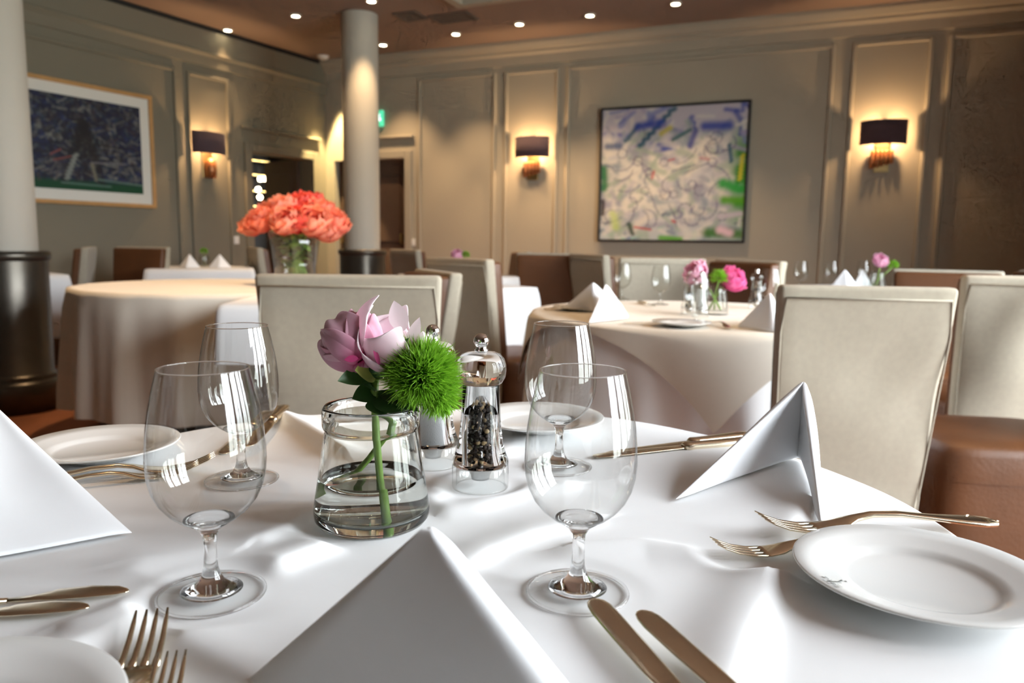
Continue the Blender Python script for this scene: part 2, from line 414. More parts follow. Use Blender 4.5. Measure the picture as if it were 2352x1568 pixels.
# ------------------------------------------------------------------ columns
def column(label, px, Y, r=.165, zb=.90):
    x, y = gp(px, Y); t = thing('column', label, 'column', (x, y, 0))
    mesh_obj('shaft', lathe([(r, zb - .02), (r, CZ - .002)], 64), MT['column'], t)
    k = r + .045
    bo = mesh_obj('base', lathe([(0, 0), (k + .035, 0), (k + .035, .16), (k + .028, .175), (k + .012, .18), (k + .02, .195), (k + .012, .21), (k, .22),
                            (k, zb - .05), (k, zb - .045)], 64), MT['bronze'], t)
    mesh_obj('ring', lathe([(k, zb - .05), (k + .012, zb - .045), (k + .016, zb - .02), (k + .012, zb), (k - .01, zb + .004), (r, zb + .004)], 64), MT['bronze'], bo)
    return t
column('pale round column in a dark bronze base at the left edge', 8, 4.35)
column('pale round column in front of the room corner beside the coral flowers', 832, 7.3)

# ------------------------------------------------------------------ ceiling downlights and fittings
def ceil_pt(px, py): p = onz(px, py, CZ); return float(p[0]), float(p[1])
DL = [(523, 67), (679, 34), (853, 0), (880, 101), (1047, 76), (1193, 53), (1355, 33), (1552, 6)]
DLN = ['nearest the left painting', 'second from the left painting', 'cut by the top edge above the far column', 'just right of the far column',
       'third from right along the wall row', 'above the left wall lamp of the row', 'above the large unframed looking painting', 'rightmost on the ceiling']
DLN = ['leftmost in the ceiling, nearest the oak framed picture', 'second from the left in the ceiling', 'at the top edge above the far column', 'just right of the far column top',
       'second to the right of the far column', 'third to the right of the far column', 'fourth to the right of the far column', 'rightmost in the ceiling, near the top edge']
proto = None
def downlight(x, y, lbl, power, target=None, angle=80):
    t = thing('downlight', lbl, 'downlight', (x, y, CZ - .012), 0, 'recessed ceiling downlights')
    mesh_obj('trim_ring', lathe([(.034, 0), (.036, -.004), (.048, -.004), (.05, .0), (.05, .011), (.034, .011)], 32, True), MT['rimm'], t)
    mesh_obj('lens', lathe([(0, -.001), (.034, -.001), (.034, .009), (0, .009)], 24), MT['light'], t)
    if power: 
        l = lamp('downlight_beam', 'SPOT', (x, y, CZ - .03), power, angle=angle, target=target or (x, y, 0), size=.035)
    return t
for (px, py), n in zip(DL, DLN):
    x, y = ceil_pt(px, py); downlight(x, y, 'small glowing recessed downlight ' + n, 30 if px < 800 else 115, angle=50 if px < 600 else 80)
# downlights of the same grid above the nearer tables (out of view above)
SPOTS = [((-1.45, 3.85), 230, 60), ((-.6, 1.38), 62, 44), ((.75, 2.7), 60, 75), ((-.7, 2.8), 45, 70), ((1.5, 2.2), 45, 75), ((-2.9, 5.3), 60, 80), ((-.2, 4.2), 60, 80)]
for i, ((x, y), p, ang) in enumerate(SPOTS):
    l = lamp('downlight_beam', 'SPOT', (x, y, CZ - .03), p, angle=ang, target=(x, y, 0), size=.04)
# two wall washers in the corner give the heart-shaped scallops
for P, e, n, s in ((Pc, eL, nL, .26), (Pc, e1, nR, .26)):
    q = P + e * s + n * .20
    lamp('corner_washer', 'SPOT', (q[0], q[1], CZ - .03), 1000, color=(1, .74, .34), angle=38, blend=.35, size=.02,
         target=tuple((P + e * s * .8 + n * .14)[:2]) + (0,))
# coffer edge, vents, smoke detector
x, y = ceil_pt(1052, 6)
o = mesh_obj('trim_4', join(box(0, 2.2, -.08, .0, -.05, 0), box(0, .08, -2.2, -.08, -.05, 0)), MT['wall'], smooth=False, loc=(x, y, CZ), rot=(0, 0, math.atan2(e1[1], e1[0])))
struct(o)
for px, py, wd, lb in ((1040, 39, .2, 'dark square air vent in the brown ceiling'), (942, 36, .12, 'small dark double air vent in the ceiling by the column')):
    x, y = ceil_pt(px, py); t = thing('air_vent', lb, 'vent', (x, y, CZ - .001), math.atan2(e1[1], e1[0]))
    bevel(mesh_obj('vent_frame', join(box(-wd, wd, -.13, -.11, -.012, 0), box(-wd, wd, .11, .13, -.012, 0), box(-wd, -wd + .02, -.11, .11, -.012, 0), box(wd - .02, wd, -.11, .11, -.012, 0)), MT['vent'], t, False), .003, 1)
    for k in range(5): mesh_obj('slat', box(-wd + .02, wd - .02, -.10 + k * .042, -.075 + k * .042, -.008, 0), MT['vent'], t, False)
x, y = ceil_pt(742, 128)
t = thing('smoke_detector', 'small round smoke detector on the ceiling near the corner', 'smoke detector', (x, y, CZ - .04))
mesh_obj('detector_body', lathe([(0, 0), (.035, 0), (.055, .012), (.06, .04), (0, .04)], 24), MT['plastic'], t)
mesh_obj('detector_base', lathe([(0, .03), (.066, .03), (.066, .0395), (0, .0395)], 24), MT['plastic'], t)

# ------------------------------------------------------------------ wall lamps
def half_shade(r, h, squash=.62, seg=24):
    V, Fc = [], []
    for k in range(seg + 1):
        a = math.pi * k / seg; x = r * math.cos(a); yy = .03 + r * squash * math.sin(a)
        V += [(x, yy, -h / 2), (x, yy, h / 2)]
    Fc = [(2 * k, 2 * k + 1, 2 * k + 3, 2 * k + 2) for k in range(seg)]
    return V, Fc
def sconce(label, P, e, n, s, z, style='tubes'):
    q = P + e * s; rz = math.atan2(e[1], e[0])
    if n @ np.array([-math.sin(rz), math.cos(rz), 0]) < 0: rz += math.pi
    t = thing('wall_lamp', label, 'wall lamp', (q[0], q[1], z), rz, 'wall lamps with dark shades')
    R_, Hh = .185, .205
    so = mesh_obj('lamp_shade', half_shade(R_, Hh), MT['shade'], t)
    md = so.modifiers.new('sol', 'SOLIDIFY'); md.thickness = .003
    bevel(mesh_obj('back_plate', box(-.06, .06, 0, .015, -.33, .06), MT['brass'], t, False), .004, 2)
    mesh_obj('lamp_arm', tube([(0, .012, -.04), (0, .07, -.04), (0, .07, .0)], .007, 8), MT['brass'], t)
    mesh_obj('bulb', lathe([(0, -.03), (.014, -.025), (.024, .005), (.018, .03), (0, .042)], 20), MT['bulb'], t, loc=(0, .075, .01))
    if style == 'tubes':
        for k in range(5):
            xx = -.075 + k * .0375
            bevel(mesh_obj('tube', lathe([(0, -.26 - .01 * k), (.0165, -.26 - .01 * k), (.0175, -.16), (.015, -.145), (0, -.145)], 14), MT['tubewood'], t, loc=(xx, .038, 0)), .002, 1)
    else:
        mesh_obj('tube', lathe([(0, -.33), (.05, -.33), (.056, -.24), (.045, -.17), (.02, -.145), (0, -.143)], 20), MT['tubewood'], t, loc=(0, .06, 0))
    l = lamp('lamp_glow', 'POINT', tuple((q + n * .09)[:2]) + (z,), 50, color=(1, .62, .30), size=.03)
    return t
s, z = WR(2030, 303, .1); sconce('right wall lamp with dark half-drum shade and copper tubes, beside the large painting', Pc, e1, nR, s, z)
s, z = WR(1217, 337, .1); sconce('middle wall lamp with dark shade and copper tubes, left of the large painting', Pc, e1, nR, s, z)
s, z = WL(489, 329, .1); sconce('left wall lamp with dark shade over a rounded brown bracket, beside the oak framed picture', Pc, eL, nL, s, z, 'single')

# ------------------------------------------------------------------ paintings (brush strokes laid into the canvas colours)
def paint(nx, ny, base, strokes):
    yy, xx = np.mgrid[0:1:ny * 1j, 0:1:nx * 1j]; img = base(xx, yy)
    for (x0, y0, x1, y1, wd, col, al) in strokes:
        dx, dy = x1 - x0, y1 - y0; L2 = dx * dx + dy * dy + 1e-9
        t = np.clip(((xx - x0) * dx + (yy - y0) * dy) / L2, 0, 1)
        wob = .25 * wd * np.sin(40 * t + 9 * x0)
        d = np.hypot(xx - x0 - t * dx + wob, yy - y0 - t * dy)
        a = al * np.clip(1.4 - d / wd * 1.4, 0, 1)[..., None]
        img = img * (1 - a) + np.array(col) * a
    return np.clip(img, 0, 1)
def srgb(*c): return tuple((v / 255 / 12.92 if v / 255 <= .04045 else ((v / 255 + .055) / 1.055) ** 2.4) for v in c)
def canvas(parent, x0, x1, z0, z1, y, img, name='canvas'):
    ny, nx, _ = img.shape
    vf = gridf(lambda u, v: (x0 + (x1 - x0) * u, y, z0 + (z1 - z0) * v), nx, ny)
    o = mesh_obj(name, (vf[0], vf[1]), MT['canvas'], parent); set_cols(o, img.reshape(-1, 3)); return o
MT['canvas'] = vcolmat('oil_paint_canvas', .55, bump=(60, .3, .004))
rnd = random.Random(5)
def frame_bars(t, x0, x1, z0, z1, w, d, m):
    for b in ((x0, x1, z1 - w, z1), (x0, x1, z0, z0 + w), (x0, x0 + w, z0 + w, z1 - w), (x1 - w, x1, z0 + w, z1 - w)):
        bevel(mesh_obj('frame_bar', box(b[0], b[1], 0, d, b[2], b[3]), m, t, False), .004, 2)
# large painting on the right wall
xa, za = WR(1383, 250); xb, zb_ = WR(1728, 230); _, zb0 = WR(1554, 556)
zt_ = (za + zb_) / 2
q = Pc + e1 * xa; W_, H_ = xb - xa, zt_ - zb0
t = thing('painting', 'large abstract painting in blue, white and green in a thin black frame', 'painting', (q[0], q[1], zb0))
rzR = math.atan2(e1[1], e1[0]); flipR = nR @ np.array([-math.sin(rzR), math.cos(rzR), 0]) < 0
t.matrix_world = wmat(q + np.array([0, 0, 0]), e1, nR) @ Matrix.Translation((0, 0.003, zb0))
CRM, LAV, BLU, TEA, GRN, YEL, GRY, RED = srgb(208, 204, 196), srgb(165, 155, 180), srgb(55, 75, 160), srgb(30, 85, 110), srgb(50, 130, 45), srgb(190, 180, 50), srgb(90, 90, 112), srgb(175, 70, 75)
def base1(x, y):
    img = np.ones(x.shape + (3,)) * np.array(CRM)
    top = np.clip((y - .62) * 4, 0, 1)[..., None] * .55; img = img * (1 - top) + np.array(LAV) * top
    bot = np.clip((.3 - y) * 4, 0, 1)[..., None] * .5; img = img * (1 - bot) + np.array(srgb(140, 160, 175)) * bot
    lf = np.clip((.07 - x) * 14, 0, 1)[..., None] * np.clip(1 - abs(y - .45) * 3, 0, 1)[..., None]; img = img * (1 - lf) + np.array(TEA) * lf
    rt = np.clip((x - .86) * 12, 0, 1)[..., None] * np.clip(1.6 - abs(y - .45) * 3.5, 0, 1)[..., None]; img = img * (1 - rt) + np.array(GRN) * rt
    return img
S = []
for _ in range(70): S.append((rnd.random(), .65 + .35 * rnd.random(), *(0, 0), .012 + .02 * rnd.random(), rnd.choice([BLU, LAV, CRM, srgb(120, 130, 180), BLU]), .75))
S = [(a, b, a + rnd.uniform(-.04, .12), b + rnd.uniform(-.06, .1), wd, c, al) for a, b, _, _, wd, c, al in S]
for _ in range(60):
    a, b = rnd.random(), .3 * rnd.random(); S.append((a, b, a + rnd.uniform(-.08, .1), b + rnd.uniform(-.05, .06), rnd.uniform(.01, .026), rnd.choice([srgb(90, 110, 155), CRM, TEA, srgb(150, 190, 170), LAV, GRY]), .7))
for _ in range(260):
    a, b = rnd.uniform(.04, .9), rnd.uniform(.05, .8); th = rnd.uniform(0, 6.28); L = rnd.uniform(.05, .16)
    S.append((a, b, a + L * math.cos(th), b + L * math.sin(th), rnd.uniform(.018, .045), rnd.choice([CRM, srgb(215, 208, 195), srgb(175, 172, 182), srgb(150, 150, 165), CRM, srgb(140, 150, 160), srgb(185, 185, 190), srgb(150, 165, 150)]), .7))
for _ in range(46):   # curling dark outlines
    a, b = rnd.uniform(.1, .84), rnd.uniform(.15, .75); th = rnd.uniform(0, 6.28); k = rnd.uniform(-1.2, 1.2)
    for _k in range(6):
        a2, b2 = a + .03 * math.cos(th), b + .03 * math.sin(th); S.append((a, b, a2, b2, .008, rnd.choice([GRY, GRY, srgb(80, 78, 130), srgb(120, 115, 125)]), .5)); a, b = a2, b2; th += k
S += [(.28, .72, .5, .98, .03, TEA, .9), (.18, .76, .26, .87, .025, TEA, .85), (.5, .75, .62, .82, .022, srgb(30, 90, 95), .85), (.27, .86, .4, .88, .05, BLU, .85), (.72, .84, .88, .84, .05, BLU, .9),
      (.62, .7, .66, .82, .03, srgb(50, 60, 140), .8), (.05, .72, .13, .72, .04, srgb(60, 85, 125), .8), (.42, .8, .48, .84, .03, YEL, .8), (.87, .42, .95, .38, .06, srgb(40, 150, 60), .95),
      (.88, .3, .98, .3, .05, srgb(80, 150, 30), .95), (.96, .45, .97, .62, .02, YEL, .95), (.9, .58, .88, .7, .02, TEA, .9), (.78, .06, .97, .05, .06, srgb(55, 110, 30), .9), (.44, .02, .58, .01, .03, srgb(90, 160, 50), .95),
      (.85, .18, .97, .2, .03, srgb(190, 180, 190), .9), (.86, .08, .9, .06, .045, srgb(225, 190, 200), .95), (.02, .55, .03, .4, .04, srgb(30, 110, 60), .9), (.02, .3, .02, .2, .025, srgb(50, 40, 40), .9), (.1, .2, .12, .1, .04, srgb(180, 200, 110), .7),
      (.22, .12, .24, .05, .025, srgb(35, 60, 45), .9), (.26, .1, .37, .08, .012, RED, .9), (.52, .15, .54, .14, .015, RED, .9), (.37, .47, .38, .52, .014, RED, .8), (.48, .6, .52, .61, .01, RED, .8), (.7, .61, .75, .6, .02, srgb(170, 100, 110), .6)]
canvas(t, .016, W_ - .016, .016, H_ - .016, .028, paint(190, 170, base1, S))
frame_bars(t, 0, W_, 0, H_, .022, .045, MT['blackframe'])
# oak framed picture on the left wall
xr, zt1 = WL(342, 220); _, zt2 = WL(70, 172); _, zb1 = WL(342, 478); xl = WL(70, 300)[0] + .22
zt1 = (zt1 + zt2) / 2; W_, H_ = xl - xr, zt1 - zb1
q = Pc + eL * xr
t = thing('painting', 'picture of a dark blue tree-like tangle with white mat in an oak frame', 'painting', (q[0], q[1], zb1))
t.matrix_world = wmat(q, eL, nL) @ Matrix.Translation((0, .003, zb1))
NAV, CHA, WHT, DGR, BRN = srgb(34, 42, 74), srgb(40, 38, 40), srgb(135, 135, 128), srgb(25, 70, 45), srgb(75, 62, 60)
def base2(x, y):
    img = np.ones(x.shape + (3,)) * np.array(NAV)
    c = np.exp(-((x - .52) ** 2 * 7 + (y - .55) ** 2 * 5))[..., None] * .8; img = img * (1 - c) + np.array(CHA) * c
    g = np.clip((.13 - y) * 18, 0, 1)[..., None]; return img * (1 - g) + np.array(DGR) * g
S = []
for _ in range(1300):
    a, b = rnd.random(), rnd.uniform(.14, 1); th = rnd.uniform(0, 6.28); L = rnd.uniform(.02, .10)
    S.append((a, b, a + L * math.cos(th), b + L * math.sin(th), rnd.uniform(.008, .02), rnd.choice([srgb(30, 36, 60), srgb(46, 58, 96), CHA, CHA, BRN, WHT, srgb(80, 84, 86), srgb(40, 60, 75), srgb(105, 105, 100), srgb(60, 56, 62), srgb(34, 36, 48), srgb(44, 48, 66)]), .6))
for x0, x1, yb in ((.45, .55, .5), (.4, .62, .35), (.36, .68, .2)):
    for k in range(5): S.append((.5 + rnd.uniform(-.04, .04), .75, (x0 if k % 2 else x1) + rnd.uniform(-.03, .03), yb - .12, .035, srgb(35, 32, 34), .35))
S += [(.5, .12, .5, .6, .05, srgb(38, 34, 36), .5), (.66, .12, .58, .38, .03, srgb(140, 145, 140), .8), (.42, .12, .45, .3, .02, srgb(130, 125, 105), .8), (.7, .42, .78, .36, .012, srgb(150, 80, 75), .8), (.62, .36, .76, .3, .01, srgb(150, 80, 75), .8),
      (.2, .5, .45, .52, .015, CHA, .9), (.15, .33, .45, .31, .012, srgb(120, 120, 125), .8), (0, .1, .4, .13, .012, srgb(120, 150, 135), .7), (.3, .06, .7, .07, .012, srgb(110, 140, 130), .7)]
canvas(t, .12, W_ - .12, .12, H_ - .12, .022, paint(150, 120, base2, S))
mesh_obj('mat_board', box(.02, W_ - .02, .004, .018, .02, H_ - .02), MT['matboard'], t, False)
frame_bars(t, 0, W_, 0, H_, .032, .04, MT['wood'])

# ------------------------------------------------------------------ exit sign, switches, bar
s, z = WR(868, 271, .05); q = Pc + e1 * s + nR * .03
t = thing('exit_sign', 'small lit green emergency exit sign beside the far column', 'sign', (q[0], q[1], z)); t.matrix_world = wmat(q, e1, nR) @ Matrix.Translation((0, 0, z))
bevel(mesh_obj('sign_box', box(-.05, .05, -.03, .015, -.085, .085), MT['exitg'], t, False), .004, 1)
mesh_obj('pictogram', join(box(-.03, .0, .0155, .017, -.055, .055), box(.01, .035, .0155, .017, -.03, .0), box(.01, .022, .0155, .017, 0, .045)), MT['exitw'], t, False)
for (fn, P, e, n, px, py, lb) in ((WL, Pc, eL, nL, 541, 551, 'small square light switch on the wall left of the bar doorway'), (WR, Pc, e1, nR, 947, 556, 'small square light switch right of the dark door')):
    s, z = fn(px, py); q = P + e * s; t = thing('light_switch', lb, 'switch', (q[0], q[1], z)); t.matrix_world = wmat(q, e, n) @ Matrix.Translation((0, 0, z))
    bevel(mesh_obj('switch_plate', box(-.04, .04, 0, .01, -.04, .04), MT['plastic'], t, False), .003, 2)
    bevel(mesh_obj('rocker', box(-.025, .025, .01, .016, -.025, .025), MT['plastic'], t, False), .003, 2)
# bar room behind the doorway
bw = thing('bar_cabinet', 'dark back-bar shelving seen through the doorway', 'bar shelf'); bw.matrix_world = ML
BD = -1.6
bx0, bx1 = dx0 - .9, dx1 + 1.4
mesh_obj('back_panel', box(bx0, bx1, BD - .05, BD, 0, CZ), MT['barwood'], bw, False)
mesh_obj('side_panel', box(bx1, bx1 + .05, BD, -.19, 0, CZ), MT['barwood'], bw, False)
mesh_obj('side_panel', box(bx0 - .05, bx0, BD, -.19, 0, CZ), MT['barwood'], bw, False)
mesh_obj('top_panel', box(bx0, bx1, BD, -.19, 2.3, 2.35), MT['barwood'], bw, False)
mesh_obj('counter', box(bx0, bx1, BD, BD + .5, 0, .85), MT['barwood'], bw, False)
sh = [WL(630, yy, BD + .2)[1] for yy in (510, 474, 440, 404, 372)]
bottle_v = lathe([(0, 0), (.036, 0), (.038, .01), (.038, .13), (.03, .155), (.013, .175), (.012, .215), (.014, .217), (.014, .225), (0, .225)], 14)
bms = []
for m in MT['btl']:
    me = bpy.data.meshes.new('bottle'); me.from_pydata(bottle_v[0], [], bottle_v[1]); me.polygons.foreach_set('use_smooth', [True] * len(me.polygons)); me.materials.append(m); bms.append(me)
nb = 0
for zi, zsh in enumerate(sh):
    mesh_obj('shelf', box(bx0, bx1, BD, BD + .2, zsh - .02, zsh), MT['barwood'], bw, False)
    mesh_obj('led_strip', box(bx0 + .02, bx1 - .02, BD + .2, BD + .206, zsh - .018, zsh - .006), MT['barglow'], bw, False)
    for k in range(10):
        xx = dx0 + .1 + k * .115 + rnd.uniform(-.02, .02)
        o = bpy.data.objects.new('bottle', rnd.choice(bms)); COL.objects.link(o)
        o.matrix_world = ML @ Matrix.Translation((xx, BD + .1, zsh)) @ Matrix.Diagonal((.95, .95, rnd.uniform(.55, .68), 1))
        tag(o, 'small bottle on the %s glowing bar shelf behind the doorway' % ('lowest', 'second lowest', 'middle', 'second highest', 'highest')[zi], 'bottle', 'bottles on the bar shelves')
for k, (px, py) in enumerate(((598, 411), (609, 411), (593, 435), (597, 453))):
    s, z = WL(px, py, -.9); q = Pc + eL * s - nL * .9
    t = thing('bar_light', 'small bright round bar lamp in the doorway, ' + ['left of the upper pair', 'right of the upper pair', 'the middle one', 'the lowest one'][k], 'lamp', (q[0], q[1], z))
    mesh_obj('bulb', lathe([(0, -.03), (.02, -.025), (.032, 0), (.02, .025), (0, .03)], 16), MT['bulb'], t)
    mesh_obj('cable', tube([(0, 0, .03), (0, 0, 2.28 - z)], .002, 5), MT['barwood'], t)
dl = struct(mesh_obj('door_3', box(dx0, dx0 + .045, -.7, -.19, 0, dzt), MT['door'], smooth=False)); dl.matrix_world = ML
bevel(mesh_obj('panel', box(dx0 + .045, dx0 + .055, -.6, -.28, 1.0, dzt - .15), MT['door'], dl, False), .006, 2)

# ------------------------------------------------------------------ chairs
CH_H = .915
def make_chair():
    """front is +y; leather parsons chair with a linen cover over its back"""
    t = bpy.data.objects.new('dining_chair', None); COL.objects.link(t)
    hw = .215
    def backsec(z):          # taper: wider at the top, raked backwards
        k = (z - .40) / .5
        return .200 + .024 * k, -.215 - .07 * max(0, k)
    def slabf(z0, z1, grow, y_in, y_out, n=9):
        V, Fc = [], []
        for i in range(n):
            z = z0 + (z1 - z0) * i / (n - 1); h, yc = backsec(z); h += grow
            ring = []
            m_ = 10
            for k in range(m_): ring.append((-h + 2 * h * k / (m_ - 1), yc + y_in, z))
            for k in range(m_): ring.append((h - 2 * h * k / (m_ - 1), yc - y_out, z))
            V += ring
        r = 20
        for i in range(n - 1):
            for k in range(r): Fc.append((i * r + k, (i + 1) * r + k, (i + 1) * r + (k + 1) % r, i * r + (k + 1) % r))
        Fc.append(tuple(range(r))); Fc.append(tuple((n - 1) * r + k for k in range(r - 1, -1, -1)))
        return V, Fc
    b = mesh_obj('backrest', slabf(.40, CH_H - .012, 0, .045, .03), MT['leather'], t, True); bevel(b, .015, 3)
    # linen cover: drops over the top and hangs down the back, with soft wrinkles
    V, Fc = slabf(.20, CH_H, .008, .0, .046, 22)
    rr = random.Random(3); out = []
    for x, y, z in V:
        wr = .006 * math.sin(9 * x + 14 * z) * math.exp(-((z - .62) / .2) ** 2) + .004 * math.sin(31 * x - 22 * z) * math.exp(-((z - .7) / .12) ** 2) * (1 if x > 0 else .4)
        flare = .012 * max(0, (.45 - z) / .25) * math.sin(26 * x)
        h, yc = backsec(z)
        out.append((x, y - (wr + flare + .004) * (1 if y < yc else 0), z))
    c = mesh_obj('back_cover', (out, Fc), MT['linen'], t, True); bevel(c, .012, 3)
    h, yc = backsec(CH_H); pass
    def sp_(sg, z, k=.0): hz, yz = backsec(z); return (sg * (hz + .004 - k), yz - .052, z)
    seam = tube([sp_(-1, z) for z in (.22, .4, .6, .8)] + [sp_(-1, CH_H - .03, .012), sp_(1, CH_H - .03, .012)] + [sp_(1, z) for z in (.8, .6, .4, .22)], .0028, 6)
    mesh_obj('piping', seam, MT['linen'], c)
    # seat cushion: rounded slab
    def seatf(u, v):
        a = 2 * math.pi * u; ca, sa = math.cos(a), math.sin(a)
        x = hw * math.copysign(abs(ca) ** .35, ca); y = .01 + .215 * math.copysign(abs(sa) ** .35, sa)
        prof = [(1, .37), (1.0, .385), (1.0, .44), (.985, .458), (.93, .468), (.6, .476), (0.001, .478)]
        k = v * (len(prof) - 1); i = min(int(k), len(prof) - 2); f = k - i
        s = prof[i][0] * (1 - f) + prof[i + 1][0] * f; z = prof[i][1] * (1 - f) + prof[i + 1][1] * f
        return (x * s, y * s if s > .5 else y * s, z)
    mesh_obj('seat', gridf(seatf, 48, 7, True), MT['leather'], t, True)
    def skirt(u, v):
        a = 2 * math.pi * u; ca, sa = math.cos(a), math.sin(a)
        g = 1 + .0 * v
        return (.21 * math.copysign(abs(ca) ** .3, ca) * g, .01 + .21 * math.copysign(abs(sa) ** .3, sa) * g, .385 - .30 * v)
    mesh_obj('skirt', gridf(skirt, 48, 4, True), MT['leather'], t, True)
    for sx in (-1, 1):
        for yy in (-.17, .19):
            mesh_obj('leg', loft([(0, 0, 0, .015, .015), (.12, 0, 0, .02, .02)], 8), MT['door'], t, False, loc=(sx * .175, yy, 0), rot=(0, -math.pi / 2, 0))
    return t
chair0 = make_chair(); first = [True]
def chair(px, Y, deg, label, sz=1.0, sx=1.0):
    x, y = gp(px, Y); th = math.radians(deg)
    bx, by = x - (math.sin(th) * .28), y + math.cos(th) * .28     # root so that the back stands at the given spot
    o = chair0 if first[0] else copy_tree(chair0)
    first[0] = False
    o.location = (bx, by, 0); o.rotation_euler = (0, 0, th); o.scale = (sx, 1, sz)
    return tag(o, label, 'chair', 'dining chairs with linen back covers')
chair(806, 1.97, 2, 'dining chair with a wide beige linen back behind the pink peony vase', .985)
chair(985, 2.87, 113, 'dining chair seen edge-on just behind the wide linen chair back, its side strip grey', .96)
chair(1066, 3.45, -50, 'dining chair with tan linen back between the pepper mill and the white-clothed table')
chair(1985, 1.82, -6, 'dining chair with a grey linen back behind the right napkin', .98, .85)
chair(2580, 2.12, 82, 'brown leather dining chair at the right edge with its broad seat facing left')
chair(2180, 3.65, 152, 'brown leather dining chair front, left of the brightest linen chair back on the right', .965)
chair(2385, 2.5, -8, 'dining chair with the brightest linen back at the right edge', .985)
chair(2420, 4.15, 100, 'dining chair whose brown top just shows above the brightest linen chair back', .95)
chair(1519, 4.1, 4, 'dining chair with pinkish linen back behind the glasses of the far round table')
chair(1712, 3.8, 116, 'brown leather dining chair with a pale edge behind the magenta peony')
chair(1362, 5.1, -66, 'narrow tan dining chair below the left edge of the large painting')
chair(1195, 6.4, 100, 'small tan and brown dining chair below the middle wall lamp')
chair(937, 6.7, -52, 'small pinkish dining chair in front of the dark door')
chair(592, 6.6, -60, 'small orange lit dining chair below the bar doorway left of the coral flowers')
chair(192, 5.6, 112, 'brown dining chair with an orange lit top beside the left column')
chair(322, 6.1, 168, 'dark brown dining chair below the oak framed picture')
chair(1262, 5.4, 172, 'shadowed brown dining chair between the white-clothed table and the folded napkins')

# ------------------------------------------------------------------ tables and cloths
def table(cx, cy, r, label, rot=0, square=False):
    t = thing('dining_table', label, 'table', (cx, cy, 0), rot)
    zt = .742
    if square: bevel(mesh_obj('tabletop', box(-r, r, -r, r, zt - .03, zt), MT['door'], t, False), .004, 1)
    else: mesh_obj('tabletop', lathe([(0, zt - .03), (r, zt - .03), (r, zt), (0, zt)], 48), MT['door'], t, False)
    mesh_obj('pedestal', lathe([(.045, .05), (.045, zt - .03)], 20), MT['door'], t)
    mesh_obj('foot', lathe([(0, 0), (.24, 0), (.24, .015), (.06, .05), (.045, .06)], 32), MT['door'], t)
    return t
def drape(cx, cy, r, rho, m, label, folds=(11, 7), amp=.03, seed=0, top=None, nphi=220, rows=16, zt=.75, rot=0, kind='tablecloth', squarehalf=None, flare=.10, inner=26):
    """cloth over a table top of radius r (or square half-size): inside it lies flat, outside it hangs; rho(phi) is the cloth's reach"""
    rr = random.Random(seed); p1, p2, p3 = (rr.uniform(0, 6.28) for _ in range(3))
    V, Fc = [], []
    def rim(phi):
        if squarehalf is None: return r
        return squarehalf / max(abs(math.cos(phi)), abs(math.sin(phi))) * 1.0
    lv = [0.0] + [((k + 1) / inner) ** .8 for k in range(inner)]
    for j in range(inner + 1 + rows):
        for i in range(nphi):
            phi = 2 * math.pi * i / nphi; R0 = rim(phi)
            if j <= inner:
                rad = R0 * lv[j] * .985; z = zt
                if j >= inner - 1: z = zt - (.0015 if j == inner else 0)
                x, y = rad * math.cos(phi), rad * math.sin(phi)
                if top: z += top(x + cx, y + cy)
            else:
                f = (j - inner) / rows; hang = max(.02, rho(phi) - R0) * f
                w = math.sin(folds[0] * phi + p1) + .6 * math.sin(folds[1] * phi + p2) + .35 * math.sin((folds[0] * 2 + 1) * phi + p3)
                g = min(1, hang / .5)
                rad = R0 * .985 + .012 * min(1, f * 6) + amp * w * g + flare * hang * .6
                z = zt - .0015 - (hang - .006 * (1 if f > 0 else 0)) 
                if hang < .03: z = zt - .0015 - hang * .7
                x, y = rad * math.cos(phi), rad * math.sin(phi)
            V.append((x, y, z))
    n = inner + 1 + rows
    for j in range(n - 1):
        for i in range(nphi):
            i2 = (i + 1) % nphi
            if j == 0: 
                Fc.append((i, nphi + i, nphi + i2))
            else: Fc.append((j * nphi + i, (j + 1) * nphi + i, (j + 1) * nphi + i2, j * nphi + i2))
    o = mesh_obj(kind, (V, Fc), m, None, True, (cx, cy, 0), (0, 0, rot))
    return tag(o, label, 'tablecloth')
# the table in the foreground, its cloth with pressed fold lines
TX, TY, TR = -.065, .64, .446
def seg_d(px, py, a, b):
    ax, ay = a; bx, by = b; dx, dy = bx - ax, by - ay
    t = ((px - ax) * dx + (py - ay) * dy) / (dx * dx + dy * dy); tc_ = min(1, max(0, t))
    ex, ey = px - ax - tc_ * dx, py - ay - tc_ * dy
    side = (px - ax) * dy - (py - ay) * dx
    return math.hypot(ex, ey) * (1 if side > 0 else -1), t
def P2(px, py): q = onz(px, py); return float(q[0]), float(q[1])
RIDGES = []   # (points, height, width on the + side, width on the - side)
def ridge(pts, h, w1, w2): RIDGES.append(([P2(*p) for p in pts], h, w1, w2))
ridge([(120, 1520), (420, 1372), (610, 1312), (740, 1262)], .0042, .014, .030)
ridge([(1650, 1640), (1700, 1480), (1772, 1318)], .0048, .016, .034)
ridge([(1772, 1318), (1640, 1282), (1480, 1255), (1330, 1262)], .0030, .012, .026)
ridge([(1772, 1318), (1800, 1230), (1850, 1150)], .0022, .012, .020)
ridge([(985, 1180), (1080, 1170), (1180, 1140), (1290, 1120)], .0026, .018, .026)
ridge([(1000, 1340), (1120, 1265), (1230, 1225), (1340, 1200)], .0030, .014, .03)
ridge([(990, 1150), (1100, 1070), (1190, 1020), (1300, 985)], .0022, .014, .024)
ridge([(600, 1250), (700, 1205), (735, 1185)], .0022, .01, .02)
ridge([(642, 966), (700, 995), (770, 1040)], .0075, .010, .030)
ridge([(180, 1440), (330, 1400), (420, 1385)], .0018, .012, .02)
